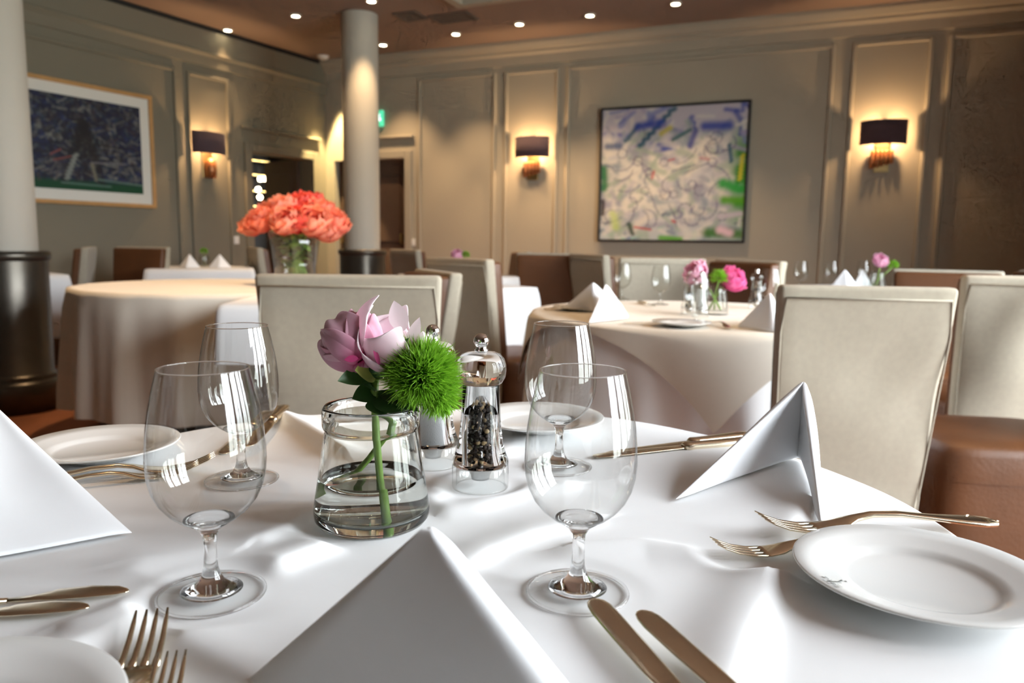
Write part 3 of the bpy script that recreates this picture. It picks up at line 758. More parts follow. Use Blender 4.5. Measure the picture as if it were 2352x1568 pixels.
ridge([(430, 1480), (560, 1560), (700, 1640)], .0026, .014, .026)
ridge([(330, 1290), (480, 1265), (620, 1240)], .0016, .02, .03)
PRESS = [(*P2(487, 1366), .036), (*P2(1326, 1361), .036), (*P2(556, 1103), .036), (*P2(1283, 1073), .036), (*P2(853, 1200), .049), (*P2(1103, 1117), .029), (-.083, .80, .029),
         (*[float(v) for v in onz(2112, 1322, .762)[:2]], .045), (*[float(v) for v in onz(232, 1030, .76)[:2]], .045), (*P2(1725, 1278), .03)]   # cloth pressed flat under what stands on it
def table_top(x, y):
    f = 1.0
    for a, b, r in PRESS:
        d = (math.hypot(x - a, y - b) - r) / .02
        if d < 1: f = min(f, 0 if d <= 0 else d * d * (3 - 2 * d))
    return f * crease(x, y) if f else 0.0
def crease(x, y):
    z = .0006 * math.sin(23 * x + 11 * y) + .0005 * math.sin(-17 * x + 29 * y)
    for pts, h, w1, w2 in RIDGES:
        best = None
        for a, b in zip(pts[:-1], pts[1:]):
            d, t = seg_d(x, y, a, b)
            if best is None or abs(d) < abs(best): best = d
        wd = w1 if best > 0 else w2
        k = abs(best) / wd
        if k < 3: z += 1.9 * h * math.exp(-k * k * 1.2)
    return z
def rest(x, y, r=.03, pts=None):
    """height at which something stands on the creased cloth"""
    P = pts or [(x + r * q * math.cos(a), y + r * q * math.sin(a)) for q in (0, .5, 1) for a in np.linspace(0, 6.28, 13)[:-1]]
    return .7503 + max(table_top(a, b) for a, b in P if math.hypot(a - TX, b - TY) < TR - .01) if any(math.hypot(a - TX, b - TY) < TR - .01 for a, b in P) else .7515
table(TX, TY, .43, 'round dining table in the foreground under the white cloth')
fc = drape(TX, TY, TR, lambda p: TR + .42, MT['cloth'], 'smooth white tablecloth with pressed creases in the foreground', top=table_top, inner=150, rows=14, nphi=420, amp=.035, flare=.06)
# big flower table at the left
table(-1.5, 3.95, .68, 'large round table under the cream cloth with the coral flowers')
drape(-1.5, 3.95, .70, lambda p: .70 + .57, MT['creamcloth'], 'floor-length cream tablecloth hanging in folds on the large round left table', folds=(17, 9), amp=.022, seed=4, flare=.08, rows=18)
# square white table mostly hidden behind the near chair
table(-.78, 3.1, .30, 'small square table half hidden behind the wide linen chair back', .08, True)
drape(-.78, 3.1, 0, lambda p: .315 / max(abs(math.cos(p)), abs(math.sin(p))) + .22, MT['cloth'], 'white tablecloth corner showing left of the wide linen chair back', squarehalf=.315, rot=.08, amp=.008, seed=6, rows=8)
# round table in the middle right with a floor cloth and a square top cloth
mx_, my_ = gp(1618, 2.68)
table(mx_, my_, .585, 'round dining table set in the middle distance beside the right linen chair')
drape(mx_, my_, .595, lambda p: .595 + .66, MT['cloth'], 'pale grey under-cloth hanging in folds on the set middle round table', folds=(13, 8), amp=.026, seed=9, flare=.05, rows=18, zt=.7475)
def sq(p, half=.625, rot=.62):
    q = p - rot; return half / max(abs(math.cos(q)), abs(math.sin(q)))
drape(mx_, my_, .602, lambda p: max(.625, sq(p)), MT['creamcloth'], 'square cream top cloth with a hanging corner on the set middle round table', folds=(3, 5), amp=.006, seed=2, flare=.22, rows=14)
# further tables
def small_table(px, Y, half, label, clabel, rot=.5, m='cloth', hang=.3, sq_=True, seed=1):
    x, y = gp(px, Y); table(x, y, half - .012, label, rot, sq_)
    if sq_: drape(x, y, 0, lambda p: half / max(abs(math.cos(p)), abs(math.sin(p))) + hang * (1 + .35 * abs(math.sin(2 * p))), MT[m], clabel, squarehalf=half, rot=rot, amp=.014, seed=seed, rows=10, nphi=120, inner=8, folds=(8, 5))
    else: drape(x, y, half, lambda p: half + hang, MT[m], clabel, amp=.02, seed=seed, rows=10, nphi=120, inner=8)
    return x, y
small_table(1060, 4.2, .30, 'square table beyond the tan linen chair', 'bright white tablecloth with a pointed corner right of the tan linen chair', rot=.62, hang=.28)
t5 = small_table(1062, 5.55, .36, 'small table near the far column with a pink peony', 'white tablecloth on the small table behind the tan linen chair', rot=.5, seed=5)
t6 = small_table(462, 6.35, .40, 'small table below the left wall lamp', 'grey-white tablecloth on the table below the left wall lamp', rot=.35, hang=.3, seed=8)
t8 = small_table(-42, 4.85, .38, 'small table behind the left column', 'white tablecloth hanging beside the left column', rot=.79, seed=3)
t7 = small_table(1958, 4.4, .42, 'dining table behind the right grey linen chair', 'white tablecloth on the table behind the right grey linen chair', rot=.4, seed=7)

# ------------------------------------------------------------------ tableware builders
def wine_glass(mat_, seg=64, thin=False):
    outer = [(.0345, .0), (.0349, .0009), (.0345, .0018), (.030, .0026), (.020, .0042), (.013, .0065), (.0085, .010), (.0060, .0145), (.0046, .020), (.0041, .028), (.0041, .036), (.0048, .042),
             (.0075, .0465), (.0125, .0500), (.0190, .0540), (.0255, .0595), (.0310, .0665), (.0348, .0745), (.0368, .083), (.0375, .0925), (.0371, .104), (.0360, .116), (.0341, .128), (.0314, .141), (.0284, .1535)]
    if thin: return [('bowl', lathe([(0.0005, .048)] + outer[13:], seg)), ('stem', lathe([(0, 0)] + outer[:14] + [(0, .0505)], seg // 2))]
    solid = [(0, .0016), (.010, .0014), (.0185, .0034), (.020, .0042)] + outer[5:14] + [(.0165, .0526), (.0160, .0535), (.0125, .0520), (.006, .0508), (0, .0505)]
    def torus(r, z, a): return lathe([(r + a * math.cos(q), z + a * math.sin(q)) for q in np.linspace(0, 2 * math.pi, 9)[:-1]], seg, True)
    return [('bowl', lathe([(.0166, .0527)] + outer[14:], seg)), ('stem', lathe(solid, seg)), ('rim', torus(.0283, .1537, .00042)),
            ('foot', lathe([(.0195, .0043), (.030, .0026), (.0342, .0018)], seg)), ('foot_rim', torus(.0342, .0012, .0011))]
def place_glass(px, py, label, group, pref=None, mat_='glass', z=.7515):
    x, y = (P2(px, py)) if pref is None else pref
    t = thing('wine_glass', label, 'glass', (x, y, rest(x, y, .035) if mat_ == 'glass' else z), 0, group)
    if mat_ == 'glass':
        for nm, vf in wine_glass(mat_): mesh_obj(nm, vf, MT['glass' if nm in ('stem', 'rim', 'foot_rim') else 'footglass' if nm == 'foot' else 'crystal'], t)
    else:
        for nm, vf in wine_glass(mat_, 28, True): mesh_obj(nm, vf, MT['thin'], t)
    return t
G1 = 'crystal goblets on the foreground table'
place_glass(487, 1366, 'empty crystal goblet at the front left, its rim in front of another glass', G1)
place_glass(1326, 1361, 'empty crystal goblet at the front right, beside the two knife tips', G1)
place_glass(556, 1103, 'empty crystal goblet at the back left behind the front left goblet', G1)
place_glass(1283, 1073, 'empty crystal goblet at the back right behind the front right goblet', G1)

def plate(cx, cy, z, label, r=.088, tilt=None):
    z = rest(cx, cy, .04) + .002
    t = thing('bread_plate', label, 'plate', (cx, cy, z), 0, 'white bread plates on the foreground table')
    k = r / .088
    pr = [(0, .0025), (.030, .0025), (.036, .0), (.040, .0), (.044, .003), (.055, .0062), (.075, .0105), (.0875, .0142), (.088, .0152), (.0868, .0160),
          (.074, .0128), (.060, .0098), (.0555, .0088), (.052, .0066), (.048, .0052), (0, .0050)]
    o = mesh_obj('plate_body', lathe([(a * k, b) for a, b in pr], 96), MT['porcelain'], t)
    return t
pc = onz(2112, 1322, .762); RPL = .083
plate_r = plate(float(pc[0]), float(pc[1]), .7515, 'white bread plate with a small grey logo on its rim at the right', .083)
pc2 = onz(232, 1030, .76); plate(float(pc2[0]), float(pc2[1]), .7515, 'white bread plate at the left beyond the bright napkin', .08)
pc3 = onz(1236, 972, .76); plate(float(pc3[0]), float(pc3[1]) - .008, .7515, 'white bread plate at the far side behind the pepper mill', .082)
pc4 = onz(-215, 1735, .76); plate(float(pc4[0]), float(pc4[1]), .7515, 'white bread plate cut off at the bottom left corner', .088)
# grey print on the right plate's rim, traced stroke by stroke
PZ = plate_r.location.z
def rimz(x, y):
    d = math.hypot(x - pc[0], y - pc[1]); r0, z0, r1, z1 = .0523, .0088, .0819, .0160
    return PZ + z0 + (z1 - z0) * min(1, max(0, (d - r0) / (r1 - r0))) + .00035
LG = [([(790, 840), (1000, 852), (1180, 868), (1240, 830), (1310, 800)], 26), ([(1250, 840), (1340, 828)], 26), ([(1415, 838), (1500, 862)], 26), ([(1200, 860), (1310, 925)], 14), ([(570, 680), (690, 705), (775, 712)], 16), ([(700, 680), (850, 780), (780, 792)], 14),
      ([(615, 700), (690, 752)], 12), ([(620, 780), (760, 872), (885, 955)], 12), ([(800, 835), (900, 815), (960, 800)], 16), ([(895, 915), (1060, 925)], 18), ([(950, 865), (1040, 925)], 12), ([(1000, 975), (1095, 945)], 16), ([(1040, 1025), (1095, 970)], 14),
      ([(1055, 1015), (1110, 1058), (1230, 1058)], 14), ([(1140, 945), (1240, 1010), (1345, 1072)], 14), ([(1130, 1010), (1190, 1020)], 12)]
V, Fc = [], []
for pts, wd in LG:
    for (ax, ay), (bx, by) in zip(pts[:-1], pts[1:]):
        L = math.hypot(bx - ax, by - ay); ox, oy = -(by - ay) / L * wd * .5, (bx - ax) / L * wd * .5
        n = len(V)
        for (u, v_) in ((ax + ox, ay + oy), (bx + ox, by + oy), (bx - ox, by - oy), (ax - ox, ay - oy)):
            px_, py_ = 1850 + u / 15.68, 1280 + v_ / 15.68; z = .764
            for _ in range(6):
                q = onz(px_, py_, z); z = rimz(q[0], q[1])
            V.append((q[0] - pc[0], q[1] - pc[1], z - PZ))
        Fc.append((n, n + 1, n + 2, n + 3))
lo = mesh_obj('logo_print', (V, Fc), MT['mill'], plate_r.children[0], False); lo['label'] = 'small grey printed logo with letters and a dancing figure'

# ---- cutlery (local x runs from handle end to tip)
def fork_parts():
    h = [(0, 0, .0030, .004, .0012), (.004, 0, .0032, .0085, .0020), (.015, 0, .004, .0105, .0024), (.03, 0, .0055, .009, .0022), (.055, 0, .0085, .0058, .0019), (.085, 0, .0125, .0042, .0019), (.108, 0, .0130, .0036, .0020),
         (.122, 0, .0105, .0050, .0019), (.130, 0, .0078, .0085, .0016), (.138, 0, .0055, .0110, .0013), (.150, 0, .0038, .0118, .0011), (.155, 0, .0038, .0116, .0011)]
    tines = []
    for k in range(4):
        y0 = -.0093 + k * .0062
        tines.append(loft([(.1535, y0, .0038, .0024, .0011), (.165, y0 * .99, .0042, .0019, .0011), (.180, y0 * .97, .0070, .0017, .0010), (.192, y0 * .95, .0115, .0014, .0009), (.2, y0 * .94, .0155, .0007, .0006)], 8))
    return loft(h, 14), tines
def place_fork(tip, tail_dir, label, z=.7515, scale=1.0, roll=0, fixed=False):
    """tip/base: table points of the tine tips and a point further down the handle"""
    (tx, ty), (bx, by) = tip, tail_dir; a = math.atan2(ty - by, tx - bx)
    if not fixed and math.hypot(tx - TX, ty - TY) < TR: z = rest(0, 0, 0, [(tx - k * math.cos(a) * .2 * scale, ty - k * math.sin(a) * .2 * scale) for k in (.1, .25, .4, .55, .7, .85, 1)]) - .001
    t = thing('fork', label, 'fork', (tx - .2 * scale * math.cos(a), ty - .2 * scale * math.sin(a), z), a, 'silver forks on the foreground table')
    t.scale = (scale,) * 3; t.rotation_euler = (roll, 0, a)
    hd, tn = fork_parts(); ho = mesh_obj('handle', hd, MT['silver'], t)
    for v in tn: mesh_obj('tine', v, MT['silver'], t)
    # raised scroll at the handle end
    mesh_obj('scroll_relief', tube([(.004 + .03 * k / 14, .0075 * math.cos(k * .45), .0063 + .0006 * math.sin(k)) for k in range(15)], .0007, 6), MT['silver'], ho)
    return t
def place_knife(tip, tail, label, z=.7515, L=.22, kind='dinner', flip=1):
    (tx, ty), (bx, by) = tip, tail; a = math.atan2(ty - by, tx - bx)
    if math.hypot(tx - TX, ty - TY) < TR: z = rest(0, 0, 0, [(tx - k * math.cos(a) * L, ty - k * math.sin(a) * L) for k in (0, .1, .2, .3, .45, .6, .8, 1)]) - .003
    t = thing('knife', label, 'knife', (tx - L * math.cos(a), ty - L * math.sin(a), z), a, 'silver knives on the foreground table')
    if kind == 'dinner':
        bl = [(L - .118, 0, .0052, .0050, .0018), (L - .112, flip * .0008, .0050, .0070, .0012), (L - .09, flip * .0012, .0048, .0080, .0010), (L - .05, flip * .0010, .0046, .0086, .0009), (L - .02, flip * .0006, .0044, .0088, .0008),
              (L - .010, flip * .0002, .0043, .0080, .0008), (L - .004, 0, .0042, .0062, .0007), (L - .001, 0, .0042, .0036, .0006), (L, 0, .0042, .0012, .0004)]
        hd = [(0, 0, .0050, .005, .003), (.003, 0, .005, .0085, .0045), (.012, 0, .005, .0098, .005), (.03, 0, .005, .0085, .005), (.06, 0, .005, .0072, .005), (L - .13, 0, .0052, .0066, .005), (L - .122, 0, .0052, .0078, .0052), (L - .118, 0, .0052, .006, .003)]
    else:       # spreader: slim neck and short leaf-shaped blade
        bl = [(L - .072, 0, .0046, .0022, .0016), (L - .055, flip * .001, .0048, .0042, .0012), (L - .045, flip * .0032, .005, .0082, .0009), (L - .025, flip * .0034, .005, .0092, .0008), (L - .008, flip * .0022, .0048, .0066, .0007), (L - .002, flip * .001, .0046, .0034, .0006), (L, 0, .0046, .001, .0004)]
        hd = [(0, 0, .004, .004, .002), (.004, 0, .004, .0085, .003), (.015, 0, .0042, .009, .0034), (.05, 0, .0046, .0055, .003), (L - .09, 0, .0048, .0032, .0022), (L - .072, 0, .0046, .0022, .0016)]
    mesh_obj('blade', loft(bl, 14, .8), MT['silver'], t); mesh_obj('handle', loft(hd, 14), MT['silver'], t)
    return t
def tipz(px, py, h): q = onz(px, py, .7515 + h); return float(q[0]), float(q[1])
place_fork(tipz(349, 1392, .0155), P2(285, 1620), 'fork at the bottom left with its four golden tines pointing up, larger of the two')
place_fork(tipz(395, 1476, .0155), P2(352, 1660), 'smaller fork at the bottom left beside the front napkin', .7525, .8)
place_fork(tipz(1640, 1233, .0155), P2(1900, 1270), 'right fork partly under the white bread plate, tines nearest the front goblet', .7506, .86, fixed=True)
place_fork(tipz(1745, 1191, .0155), P2(2120, 1222), 'right fork lying behind the white bread plate with ornate handle end', .7515, 1.06)
place_fork(tipz(493, 1038, .0155), P2(262, 1098), 'fork at the left pointing at the goblets', .7515, .98)
place_fork(tipz(455, 1052, .0155), P2(250, 1112), 'second left fork lying against the one pointing at the goblets', .7515, .86)
place_knife(P2(1362, 1400), P2(1500, 1560), 'left of the two bright rounded knife blades at the bottom')
place_knife(P2(1470, 1438), P2(1610, 1568), 'right of the two bright rounded knife blades at the bottom', L=.2)
place_knife(P2(297, 1368), P2(0, 1393), 'longer dark leaf-shaped spreader knife at the left edge', kind='spreader', flip=1)
place_knife(P2(206, 1408), P2(0, 1424), 'shorter dark leaf-shaped spreader knife at the left edge', kind='spreader', flip=1, L=.19)
place_knife(P2(1362, 1052), P2(1640, 1025), 'nearer dark knife blade behind the front right goblet', flip=-1)
place_knife(P2(1392, 1046), P2(1655, 1012), 'further dark knife behind the front right goblet with ornate handle', L=.21, flip=-1)
place_knife(P2(512, 1046), P2(575, 990), 'left dark knife tip behind the back left goblet', flip=1, L=.2)
place_knife(P2(566, 1048), P2(618, 992), 'right dark knife tip behind the back left goblet', flip=1, L=.2)

# ---- napkins: one folded sheet stood up as a tent
def napkin(A, B1, B3, B2, label, group=None, th=.0042, nu=40, nv=18, puff=.006, m='napkin'):
    A, B1, B3, B2 = (np.array(p, float) for p in (A, B1, B3, B2))
    L1, L2 = np.linalg.norm(B1 - B3), np.linalg.norm(B2 - B3); f3 = L1 / (L1 + L2)
    def base(u):
        def lin(q): return B1 + (B3 - B1) * (q / f3) if q < f3 else B3 + (B2 - B3) * ((q - f3) / (1 - f3))
        w_ = .05
        return (lin(max(0, u - w_)) + lin(u) * 2 + lin(min(1, u + w_))) / 4 if .06 < u < .94 else lin(u)
    def S(u, v):
        b = base(u); p = A + (b - A) * v
        return p
    def nrm(u, v):
        e = .01; du = S(min(1, u + e), max(v, .1)) - S(max(0, u - e), max(v, .1)); dv = S(u, 1) - S(u, 0)
        n = np.cross(du, dv); return n / (np.linalg.norm(n) + 1e-12)
    V = []; vs = [0.015 + .985 * (k / (nv - 1)) for k in range(nv)]
    us = [.5 - .5 * math.cos(math.pi * k / (nu - 1)) for k in range(nu)]
    zmin = min(B1[2], B3[2], B2[2])
    for sgn in (1, -1):
        for v in vs:
            for u in us:
                n = nrm(u, v); edge = min(u, 1 - u)
                k = math.sqrt(max(0, 1 - (1 - min(1, edge / .05)) ** 2)) * .75 + .25 * min(1, edge / .05)
                flapu = (u / f3) if u < f3 else (1 - u) / (1 - f3)
                bul = puff * math.sin(math.pi * min(1, flapu)) * math.sin(math.pi * min(1, v * .9))
                p = S(u, v) + n * (sgn * th * max(.02, k) * (.35 + .65 * min(1, v * 6)) + bul)
                p[2] = max(p[2], zmin + .0008)
                V.append(p)
    N = nu * nv; Fc = []
    for j in range(nv - 1):
        for i in range(nu - 1):
            a = j * nu + i
            Fc.append((a, a + 1, a + nu + 1, a + nu)); Fc.append((N + a, N + a + nu, N + a + nu + 1, N + a + 1))
    ring = [i for i in range(nu)] + [j * nu + nu - 1 for j in range(1, nv)] + [(nv - 1) * nu + i for i in range(nu - 2, -1, -1)] + [j * nu for j in range(nv - 2, 0, -1)]
    for k in range(len(ring)):
        a, b = ring[k], ring[(k + 1) % len(ring)]; Fc.append((a, N + a, N + b, b))
    o = mesh_obj('napkin', (V, Fc), MT[m], None, True); subd(o, 1)
    return tag(o, label, 'napkin', group)
ZT = .7515
def tp(px, py, h=0): q = onz(px, py, ZT + h); return (float(q[0]), float(q[1]), ZT + h)
GN = 'folded white napkins on the foreground table'
napkin(tp(1846, 874, .083), tp(1548, 1150), tp(1842, 1046), tp(1888, 1212), 'white napkin folded as a tent at the right beside the bread plate', GN)
napkin(tp(978, 1206, .098), tp(560, 1569), tp(1490, 1830), tp(1180, 1440), 'white napkin standing in the front centre before the flower jar, cut by the bottom edge', GN, puff=.0012, th=.005)
napkin(tp(-45, 900, .1), tp(-330, 1130), tp(-140, 1310), tp(306, 1226), 'bright white napkin standing at the left edge', GN)

# ---- flower jar
vx, vy = P2(853, 1200); vy += .004
jar = thing('flower_jar', 'clear glass jar half full of water holding the pink peony', 'vase', (vx, vy, rest(vx, vy, .045)))
outer = [(0, .0012), (.034, .0012), (.040, 0), (.0450, .0012), (.0480, .0055), (.0486, .012), (.0478, .020), (.0455, .034), (.0428, .052), (.0402, .070), (.0385, .0790), (.0384, .0808), (.0398, .0825), (.0404, .085), (.0404, .094), (.0398, .0985), (.0384, .1005),
         (.0362, .1003), (.0352, .0985), (.0350, .092), (.0352, .084), (.0362, .078), (.0380, .068), (.0404, .052), (.0430, .034), (.0450, .020), (.0452, .014), (.0430, .0098), (.034, .0082), (0, .0078)]
mesh_obj('jar_glass', lathe(outer, 96), MT['vaseglass'], jar)
wz = .040
mesh_obj('water', lathe([(0, .0070), (.034, .0074), (.0434, .0090), (.0457, .0140), (.0455, .020), (.0437, .034), (.0428, wz + .0006), (.0415, wz), (0, wz)], 80), MT['water'], jar)

# ---- pepper and salt mills
def mill(px, py, label, fill, pos=None, simple=False):
    x, y = pos or P2(px, py)
    t = thing('pepper_mill' if fill == 'pepper' else 'salt_mill', label, 'mill', (x, y, .7512 if simple else rest(x, y, .028)))
    sg = 28 if simple else 64; ac = MT['thin'] if simple else MT['acrylic']
    mesh_obj('mill_base', lathe([(.0235, 0), (.0272, 0), (.0275, .001), (.0275, .0215), (.0268, .0225), (.0238, .0225), (.0238, .001)], sg, True), MT['footglass'], t)
    body = [(.0135, .0230), (.0270, .0230), (.0275, .0245), (.0270, .028), (.0240, .036), (.0212, .048), (.0196, .062), (.0186, .080), (.0180, .1000), (.0178, .1015), (.0135, .1015)]
    mesh_obj('mill_body', lathe(body, sg, True), ac, t)
    head = [(0, .1022), (.0190, .1022), (.0205, .1035), (.0232, .1080), (.0243, .1140), (.0240, .1200), (.0222, .1262), (.0190, .1300), (.0150, .1318), (.0080, .1326), (0, .1326)]
    hd_ = mesh_obj('mill_head', lathe(head, sg), ac, t)
    kn = [(0, .1328), (.0062, .1328), (.0066, .1345), (.0050, .1362), (.0052, .1375)] + [(.0074 * math.sin(a), .1432 - .0074 * math.cos(a)) for a in np.linspace(.75, math.pi - .01, 12)] + [(0, .1506)]
    mesh_obj('knob', lathe(kn, sg // 2), MT['chrome'], hd_)
    mesh_obj('spindle', lathe([(0, .0235), (.0028, .0235), (.0028, .1015), (0, .1015)], 14), MT['chrome'], t)
    mesh_obj('grinder', lathe([(0, .008), (.0088, .008), (.0096, .012), (.0125, .018), (.0128, .0232), (0, .0232)], 24), MT['steel'], t)
    if fill == 'pepper':
        rr = random.Random(11); bl, pl_ = [], []
        ico = lathe([(0, -1), (.7, -.7), (1, 0), (.7, .7), (0, 1)], 7)
        for k in range(420 if not simple else 60):
            a = rr.uniform(0, 6.28); rad = (.0104 if rr.random() < .72 else rr.uniform(.004, .0105)); zz = rr.uniform(.0262, .086); s = rr.uniform(.0019, .0024) * (1 if not simple else 1.5)
            vv = [(rad * math.cos(a) + s * q[0], rad * math.sin(a) + s * q[1], zz + s * q[2]) for q in ico[0]]
            (pl_ if rr.random() < .2 else bl).append((vv, ico[1]))
        o = mesh_obj('peppercorns', join(*bl), MT['pepper'], t); o['kind'] = 'stuff'
        o = mesh_obj('pale_peppercorns', join(*pl_), MT['pepper2'], t); o['kind'] = 'stuff'
    else:
        o = mesh_obj('salt_grains', lathe([(0, .0240), (.0131, .0240), (.0131, .088), (.011, .091), (0, .090)], 28), MT['salt'], t); o['kind'] = 'stuff'
    return t
mill(1103, 1117, 'clear acrylic mill full of black peppercorns with a chrome knob', 'pepper')
mill(0, 0, 'clear acrylic mill full of white salt behind the green flower', 'salt', pos=tuple(float(v) for v in ony(994, 900, .80)[:2]))

# ------------------------------------------------------------------ flowers
PINK, PALE, MAG, WPK = srgb(222, 160, 185), srgb(244, 214, 226), srgb(190, 40, 105), srgb(252, 236, 240)
def petal_mesh(axis, az, th0, th1, R, wid, rr, nu=13, nv=12, ruff=.05, tip=.0, open_=.0, cols=(MAG, PINK, PALE)):
    """cupped petal on a ball of radius R around its axis: starts at polar angle th0 below, ends at th1"""
    ax = np.array(axis, float); ax /= np.linalg.norm(ax)
    a = np.cross(ax, [.3, .9, .1]); a /= np.linalg.norm(a); b = np.cross(ax, a)
    ph = [rr.uniform(0, 6.28) for _ in range(4)]; V, C = [], []
    for j in range(nv):
        v = j / (nv - 1); wv = wid * (math.sin(math.pi * min(1, .12 + .80 * v)) ** .6)
        for i in range(nu):
            u = -1 + 2 * i / (nu - 1)
            th = th0 + (th1 - th0) * v * (1 - .10 * u * u - tip * abs(u) * v) + ruff * .6 * v * v * math.sin(3.1 * u * 2 + ph[0])
            phi = az + u * wv / max(.35, math.sin(th))
            rad = R * (1 + ruff * v * math.sin(4 * u + ph[1]) + .05 * u * u * (1 if rr.random() < 2 else 0) + open_ * v * v + .012 * math.sin(9 * u + ph[2]))
            d = -ax * math.cos(th) + (a * math.cos(phi) + b * math.sin(phi)) * math.sin(th)
            V.append(d * rad)
            k = v; e = abs(u)
            kk = min(1, k * 2.2 + .5 * (1 - e) * (k > .1)); c = np.array(cols[0]) * (1 - kk) + np.array(cols[1]) * kk
            c = c * (1 - max(0, k - .3) / .7) + np.array(cols[2]) * (max(0, k - .3) / .7)
            st = .12 * math.sin(18 * u + ph[3]) * (1 - k); c = c * (1 - max(0, st)) + np.array(cols[0]) * max(0, st)
            C.append(np.clip(c, 0, 1))
    Fc = [(j * nu + i, j * nu + i + 1, (j + 1) * nu + i + 1, (j + 1) * nu + i) for j in range(nv - 1) for i in range(nu - 1)]
    return (V, Fc), C
def petal(parent, center, *args, name='petal', th=.0006, **kw):
    vf, C = petal_mesh(*args, **kw)
    o = mesh_obj(name, (vf[0], vf[1]), MT['petal'], parent, True, center); set_cols(o, C)
    s = o.modifiers.new('sol', 'SOLIDIFY'); s.thickness = th; subd(o, 1); return o
def leaf_vf(p0, p1, wd, droop=.0, nrm=(0, 0, 1), n=9):
    p0, p1 = np.array(p0, float), np.array(p1, float); d = p1 - p0; s = np.cross(d, nrm); s /= np.linalg.norm(s) + 1e-9; up = np.cross(s, d); up /= np.linalg.norm(up) + 1e-9
    V = []
    for k in range(n):
        t = k / (n - 1); c = p0 + d * t - np.array([0, 0, droop * t * t]); h = wd * math.sin(math.pi * min(1, .05 + .95 * t)) ** .8 * (1 - .25 * t)
        V += [c + s * h + up * h * .3, c, c - s * h + up * h * .3]
    Fc = []
    for k in range(n - 1):
        a = 3 * k; Fc += [(a, a + 1, a + 4, a + 3), (a + 1, a + 2, a + 5, a + 4)]
    return V, Fc
def at(px, py, Y): q = ony(px, py, Y); return np.array([float(v) for v in q])
fx = thing('peony', 'pale pink peony with magenta streaks standing in the glass jar', 'flower', (vx, vy, .7515))
O0 = np.array([vx, vy, .7515])
rr = random.Random(21)
cL = at(812, 782, vy - .004) - O0; cR = at(903, 768, vy - .004) - O0
# left lobe: broad petals turned to the left and down, magenta heart toward the viewer
k_ = .0252
LB = [((-.42 + .10 * math.cos(k * 2.4), .72, .42 + .10 * math.sin(k * 2.4)), k * 2 * math.pi / 7 + .4, .10, 2.25 - .22 * (k % 3), k_ * (.99 + .035 * (k % 3)), .78) for k in range(9)]
LB += [((-.1, -.1, 1), .4 + q * 1.5, .5, 2.1, k_ * .93, .8) for q in range(3)]
for i, (ax, az, t0, t1, R_, wd) in enumerate(LB):
    petal(fx, cL, ax, az, t0, t1, R_, wd, rr, ruff=.07, cols=(MAG, srgb(240, 190, 208) if i % 2 else srgb(232, 168, 194), srgb(248, 222, 232) if i % 3 else srgb(240, 198, 214)))
k_ = .0300
RB = [((.45, -.1, .8), .2, .25, 2.05, k_ * .98, 1.1), ((.45, -.1, .8), 2.0, .25, 2.15, k_ * 1.02, 1.05), ((.45, -.1, .8), 3.6, .2, 2.1, k_ * 1.0, 1.1), ((.45, -.1, .8), 5.1, .25, 2.2, k_ * 1.05, 1.0),
      ((.1, -.3, .95), 1.0, .2, 1.95, k_ * 1.1, .8), ((.3, -.2, .9), 3.0, .2, 2.1, k_ * .92, .9), ((.3, -.2, .9), 5.2, .2, 2.0, k_ * .9, .9), ((.8, .1, .5), .5, .3, 1.8, k_ * 1.1, .7)]
for i, (ax, az, t0, t1, R_, wd) in enumerate(RB):
    petal(fx, cR, ax, az, t0, t1, R_, wd, rr, ruff=.08, tip=.25, open_=.04, cols=(srgb(214, 80, 140), srgb(248, 214, 226) if i % 2 else srgb(240, 196, 214), srgb(255, 244, 247)))
# stray narrow petals at the right, sepals and calyx underneath
for p0, p1, wd in (((940, 800), (964, 728), .006), ((950, 810), (972, 762), .005), ((925, 760), (905, 690), .009)):
    vf = leaf_vf(at(*p0, vy - .02) - O0, at(*p1, vy - .022) - O0, wd, nrm=(0, -1, .2)); o = mesh_obj('petal', vf, MT['petal'], fx); set_cols(o, [WPK] * len(vf[0])); subd(o, 1)
for p0, p1, wd, cc in (((822, 822), (790, 826), .0032, srgb(205, 80, 135)), ((872, 838), (858, 796), .0022, srgb(212, 95, 148))):
    vf = leaf_vf(at(*p0, vy - .031) - O0, at(*p1, vy - .0325) - O0, wd, nrm=(0, -1, .2)); o = mesh_obj('petal', vf, MT['petal'], fx); set_cols(o, [cc] * len(vf[0])); subd(o, 1)
cal = at(862, 852, vy - .004) - O0
for i, (p1, wd, m) in enumerate((((795, 800), .009, 'sepal'), ((775, 875), .010, 'leaf'), ((826, 790), .007, 'leaf'), ((905, 800), .010, 'leaf'), ((815, 850), .012, 'sepal'), ((940, 775), .006, 'leaf'))):
    vf = leaf_vf(cal, at(*p1, vy - .028) - O0, wd, nrm=(.1, -1, .3)); o = mesh_obj('sepal', vf, MT[m], fx); subd(o, 1)
mesh_obj('calyx', lathe([(0, -.008), (.006, -.006), (.010, .002), (.009, .010), (0, .012)], 20), MT['leaf'], fx, True, cal)
stem_pts = [at(862, 850, vy - .004), at(860, 900, vy - .006), at(864, 1000, vy - .008), at(872, 1090, vy - .009), at(880, 1180, vy - .010), at(884, 1212, vy - .010)]
so = mesh_obj('stem', tube([p - O0 for p in stem_pts], [.0036, .0034, .0032, .0031, .0032, .0034], 12), MT['stem'], fx)
